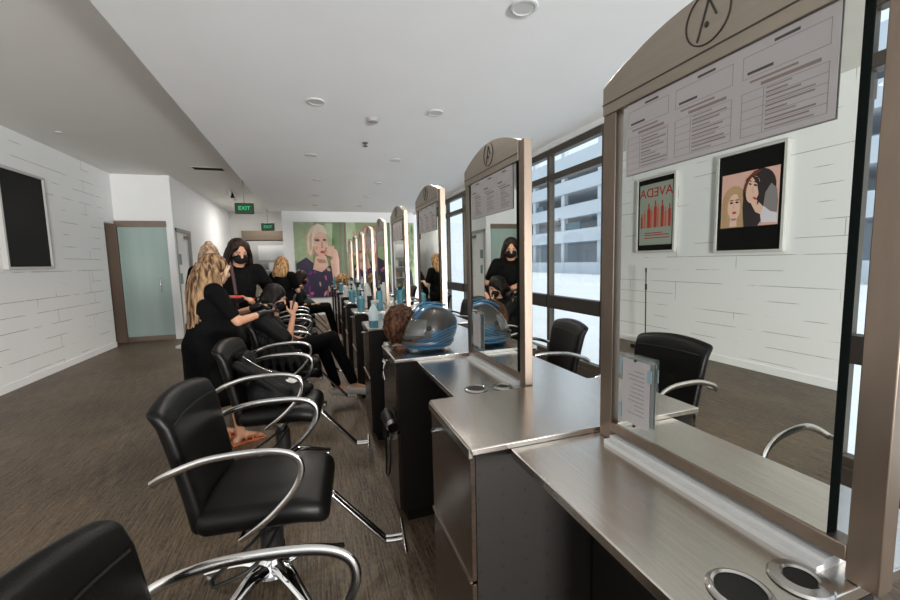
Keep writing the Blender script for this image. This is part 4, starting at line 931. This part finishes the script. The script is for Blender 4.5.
def client(o, label, phone=True, hairm='hair_black', seatz=.505):
    t = thing('person', label, 'person', o); f = V(1,-.04,0).normalized(); r = f.cross(V(0,0,1)); U = V(0,0,1); P_ = lambda a, l, h: f*a + r*l + U*h
    b = MB(); hp, mt = head_prims(b, P_(.05,0,seatz+.635), f+(r*.2 if phone else r*0)+V(0,0,-.45), s=.97); b.cap(P_(-.03,0,seatz+.44), P_(.02,0,seatz+.57), .052, .048)
    sh = {s: P_(-.05,s*.165,seatz+.44) for s in (-1,1)}; b.cap(sh[-1], sh[1], .05, .05).ball(P_(-.04,0,seatz+.28),(.12,.15,.2)).ball(P_(0,0,seatz+.12),(.14,.165,.12))
    if phone: el = {1: P_(.16,.20,seatz+.25), -1: P_(.10,-.2,seatz+.22)}; wr = {1: P_(.205,.12,seatz+.475), -1: P_(.28,-.05,seatz+.2)}
    else: el = {1: P_(.02,.22,seatz+.2), -1: P_(.02,-.22,seatz+.2)}; wr = {1: P_(.23,.1,seatz+.18), -1: P_(.23,-.1,seatz+.18)}
    for s in (-1,1):
        b.cap(sh[s], el[s], .046, .037).cap(el[s], wr[s], .035, .024)
        if phone and s == 1: hand(b, wr[s], (U*.95+f*.15), -f*.4-r, curl=.85, side=s)
        else: hand(b, wr[s], f, -U, curl=.5, side=s)
        hip = P_(.0,s*.09,seatz+.09); 
        kn = P_(.44,s*.11,seatz+.12); an = P_(.56,s*.13,.17)
        if phone and s == 1: kn = P_(.54,.05,seatz+.22); an = P_(.73,.10,.24)
        b.cap(hip, kn, .088, .056).cap(kn, an, .052, .035).cap(an, an+f*.13-U*.04, .033, .026)
        sh_ = MB().rbox((.26,.09,.08), .036, lambda v, an=an: an+f*(.055+v.x)+r*v.y+U*(v.z-.05-(.02*v.x/.1)), (0,0,.0)); so_ = sh_.build('shoe', 'shoe', t)
    blob('body', b, 'skin', .009, 2, t)
    tr = MB()
    for s in (-1,1):
        hip = P_(.0,s*.09,seatz+.10); kn = P_(.44,s*.11,seatz+.12); an = P_(.555,s*.13,.22)
        if phone and s == 1: kn = P_(.54,.05,seatz+.22); an = P_(.715,.095,.30)
        tr.cap(hip, kn, .100, .072).cap(kn, an, .068, .050)
    blob('trousers', tr, 'cloth_black', .011, 3, t)
    c = MB().cap(sh[-1], sh[1], .075, .075).ball(P_(-.04,0,seatz+.30),(.165,.20,.2)).ball(P_(.03,0,seatz+.15),(.23,.24,.15)).tube([P_(-.03,0,seatz+.42),P_(-.01,0,seatz+.52)],[.10,.062],16)
    for s in (-1,1): c.cap(sh[s], sh[s]+(el[s]-sh[s])*.85, .075, .07)
    if phone:
        for k in range(7): c.cap(P_(-.12+.06*k, .20, seatz+.32-.03*k), P_(-.10+.07*k, .275, seatz-.06+.01*k), .03, .022)
    blob('cape', c, 'cloth_gloss', .011, 3, t)
    mk = MB().ball(hp(.056,0,-.046), (.052,.064,.053), 16, 10, mt); blob('face_mask', mk, 'mask', .007, 2, t); eyes(hp, mt, t)
    h = MB().ball(hp(-.028,0,.032), (.105,.096,.098), 16, 12, mt).ball(hp(-.06,0,-.06),(.075,.088,.11),12,8); rr = random.Random(3)
    for s in (-1,1):
        for k in range(8): x = -.07+.014*k; h.tube([hp(x,s*.075,.05), hp(x-.01,s*.095,-.03), hp(x-.02,s*.10,-.13), hp(x-.05,s*.095,-.20)], [.018,.021,.021,.012], 8, smooth=3)
    h.ball(hp(-.09,0,-.14),(.05,.09,.09),12,8)
    blob('hair', h, hairm, .0075, 2, t)
    if phone:
        w = wr[1]+Vector(o); ph = thing('mobile_phone', 'slim dark mobile phone held up in front of the client', 'phone', w+V(.015,.0,.125)); ph.rotation_euler = (0,math.radians(14),math.radians(-8))
        MB().rbox((.009,.072,.148), .004, None, (0,0,0)).build('case', 'black_plastic', ph); MB().box(-.0055,-.0046,-.032,.032,-.068,.068).build('screen', 'tape_blue', ph)
client(V(-.40,4.10,0), 'seated dark-haired client in a black cape, mask and trousers, holding up a phone', True)
client(V(-.24,7.28,0), 'seated person with dark hair in black, in front of the blonze poster'.replace('blonze','blonde'), False, 'hair_dark', .58)

def simple_stander(o, face, label, hairm, top='cloth_black', H=1.62, L_hair=.30, skin='skin_pale', bun=False):
    t = thing('person', label, 'person', o); f = Vector(face).normalized(); r = f.cross(V(0,0,1)); U = V(0,0,1); P_ = lambda a, l, h: f*a + r*l + U*h*H/1.62
    b = MB(); hp, mt = head_prims(b, P_(.03,0,1.505), f+V(0,0,-.25)); b.cap(P_(-.01,0,1.33), P_(.02,0,1.45), .052, .05)
    sh = {s: P_(0,s*.16,1.33) for s in (-1,1)}; b.cap(sh[-1], sh[1], .05, .05).ball(P_(0,0,1.18),(.12,.15,.2)).ball(P_(0,0,.95),(.13,.155,.17))
    el = {s: P_(.04,s*.23,1.08) for s in (-1,1)}; wr = {s: P_(.24,s*.10,1.14) for s in (-1,1)}
    for s in (-1,1):
        b.cap(sh[s], el[s], .045, .036).cap(el[s], wr[s], .035, .024); hand(b, wr[s], f, -U, curl=.8, side=s)
        an = P_(0,s*.09,.08); b.cap(P_(0,s*.085,.9), P_(.02,s*.09,.5), .085, .055).cap(P_(.02,s*.09,.5), an, .05, .035).cap(an, an+f*.13-U*.04, .033, .025)
        MB().rbox((.25,.09,.08), .035, lambda v, an=an: f*(an.dot(f)+.06+v.x)+r*(an.dot(r)+v.y)+U*v.z, (0,0,.041)).build('shoe', 'black_plastic', t)
    blob('body', b, skin, .010, 2, t)
    c = MB().cap(sh[-1], sh[1], .066, .066).ball(P_(0,0,1.18),(.145,.175,.20)).ball(P_(0,0,1.0),(.15,.175,.17))
    for s in (-1,1): c.cap(sh[s], sh[s]+(el[s]-sh[s])*.7, .064, .056)
    blob('top', c, top, .013, 4, t)
    a = MB().ball(P_(0,0,.9),(.16,.18,.14))
    for s in (-1,1): a.cap(P_(0,s*.085,.9), P_(.02,s*.09,.5), .095, .07).cap(P_(.02,s*.09,.5), P_(0,s*.09,.12), .068, .052)
    blob('trousers', a, 'cloth_black', .013, 4, t); eyes(hp, mt, t)
    h = MB().ball(hp(-.028,0,.032), (.104,.096,.097), 16, 12, mt)
    for k in range(26):
        a_ = PI*(.42+1.16*k/25); x, y = math.cos(a_), math.sin(a_)
        h.tube([hp(-.02+.09*x,.088*y,.02), hp(-.03+.10*x,.10*y,-.10), hp(-.04+.10*x,.10*y,-.10-L_hair*.5), hp(-.05+.09*x,.085*y,-.10-L_hair)], [.02,.022,.02,.009], 7, smooth=3)
    if bun: h.ball(hp(-.05,0,.115),(.045,.045,.04))
    blob('hair', h, hairm, .008, 2, t)
simple_stander(V(-.46,6.72,0), (.5,.85,0), 'far stylist with light brown hair and black top, standing behind the phone holder', 'hair_gold', H=1.56, L_hair=.12)
simple_stander(V(-1.13,5.30,0), (.3,-.9,0), 'woman with light hair in a bun, mostly hidden behind the blonde woman', 'hair_light', H=1.70, bun=True, L_hair=.18)

# jacket heaped on the third chair
j = MB(); rr = random.Random(4)
j.ball((-.10,0,.60),(.12,.20,.12)).ball((-.20,-.02,.76),(.05,.17,.12)).ball((.02,.04,.55),(.16,.19,.07)).ball((-.02,-.12,.58),(.13,.08,.08))
for k in range(9): j.cap((-.22+.02*k,-.18+.04*k,.82-.02*k),(.10+.012*k,-.16+.035*k,.545),.028,.024)
j.cap((-.24,-.05,.84),(-.20,.16,.80),.035,.03).cap((.1,.1,.55),(.14,-.1,.545),.04,.035)
t = thing('jacket', 'black jacket heaped over the seat of the third chair', 'jacket', (-.27,3.02,-.012), math.radians(-6))
blob('cloth', j, 'cloth_gloss', .011, 2, t)
MB().tube([(-.19,-.13,.86),(-.10,-.13,.79),(-.02,-.12,.74)], .004, 8, smooth=3, flat=.5).build('zip', 'chrome_worn', t)
t = thing('face_cloth', 'crumpled white cloth lying on the black jacket', 'cloth', (-.27+.07,3.02+.05,.60))
blob('cloth', MB().ball((0,0,.01),(.05,.07,.02)).ball((.04,.03,.012),(.035,.04,.022)).ball((-.02,-.05,.015),(.03,.03,.02)), 'towel', .006, 1, t)

# ------------------------------------------------------------------ light
w = bpy.data.worlds.new('sky'); scn.world = w; w.use_nodes = True
bg = w.node_tree.nodes['Background']; bg.inputs['Color'].default_value = (.80,.90,1.0,1); bg.inputs['Strength'].default_value = 1.15
def area(name, loc, rot, sx, sy, power, color=(1,1,1)):
    l = bpy.data.lights.new(name, 'AREA'); l.shape = 'RECTANGLE'; l.size = sx; l.size_y = sy; l.energy = power; l.color = color
    o = bpy.data.objects.new(name, l); col.objects.link(o); o.location = loc; o.rotation_euler = rot; return o
# added area lights, out of view behind the camera, brightening ceiling and walls
area('added_key_light', (2.2, YN-4.0, .80), (math.radians(99),0,math.radians(24)), 1.3, .8, 950, (1.0,.985,.96))  # added low key, placed so the ceiling edge throws its shadow band
area('added_fill_light', (-1.2, YN+.05, 1.35), (math.radians(92),0,0), 4.4, 2.2, 30, (.96,.985,1.0))  # added weak fill across the open front side
for i, (x, y) in enumerate(LP):
    l = bpy.data.lights.new('downlight', 'AREA'); l.shape = 'DISK'; l.size = .11; l.energy = 10; l.color = (1,.93,.84); l.spread = math.radians(150)
    o = bpy.data.objects.new('downlight', l); col.objects.link(o); o.location = (x,y,Z1-.02)
l = bpy.data.lights.new('back_room_lamp', 'AREA'); l.size = .6; l.energy = 45; l.color = (1,.96,.9)
o = bpy.data.objects.new('back_room_lamp', l); col.objects.link(o); o.location = (-1.3,13.0,Z2-.03)
sun = bpy.data.lights.new('sun', 'SUN'); sun.energy = 3; sun.angle = .02; sun.color = (1,.96,.9)
o = bpy.data.objects.new('sun', sun); col.objects.link(o); o.rotation_euler = Vector((-.13,.55,-.82)).to_track_quat('-Z','Y').to_euler()

# ------------------------------------------------------------------ camera
def cam():
    F = 400.
    dv = lambda p: Vector((p[0]-450, -(p[1]-300), -F))
    Yc = dv((313,264)).normalized(); Zc = -dv((546,4400)); Zc = (Zc - Yc*Zc.dot(Yc)).normalized(); Xc = Yc.cross(Zc)
    R = Matrix((Xc, Yc, Zc))       # world = R @ cam
    c = bpy.data.cameras.new('camera'); c.sensor_width = 36; c.lens = 16; c.clip_start = .02; c.clip_end = 200
    o = bpy.data.objects.new('camera', c); col.objects.link(o); o.matrix_world = Matrix.Translation((0,0,1.45)) @ R.to_4x4(); scn.camera = o
cam()
scn.view_settings.view_transform = 'Standard'; scn.view_settings.look = 'None'; scn.view_settings.gamma = 1; scn.view_settings.exposure = .22; scn.view_settings.use_curve_mapping = False
try:
    scn.cycles.use_denoising = True; scn.cycles.max_bounces = 10; scn.cycles.diffuse_bounces = 5; scn.cycles.glossy_bounces = 6; scn.cycles.transparent_max_bounces = 12; scn.cycles.sample_clamp_indirect = 6
except Exception: pass
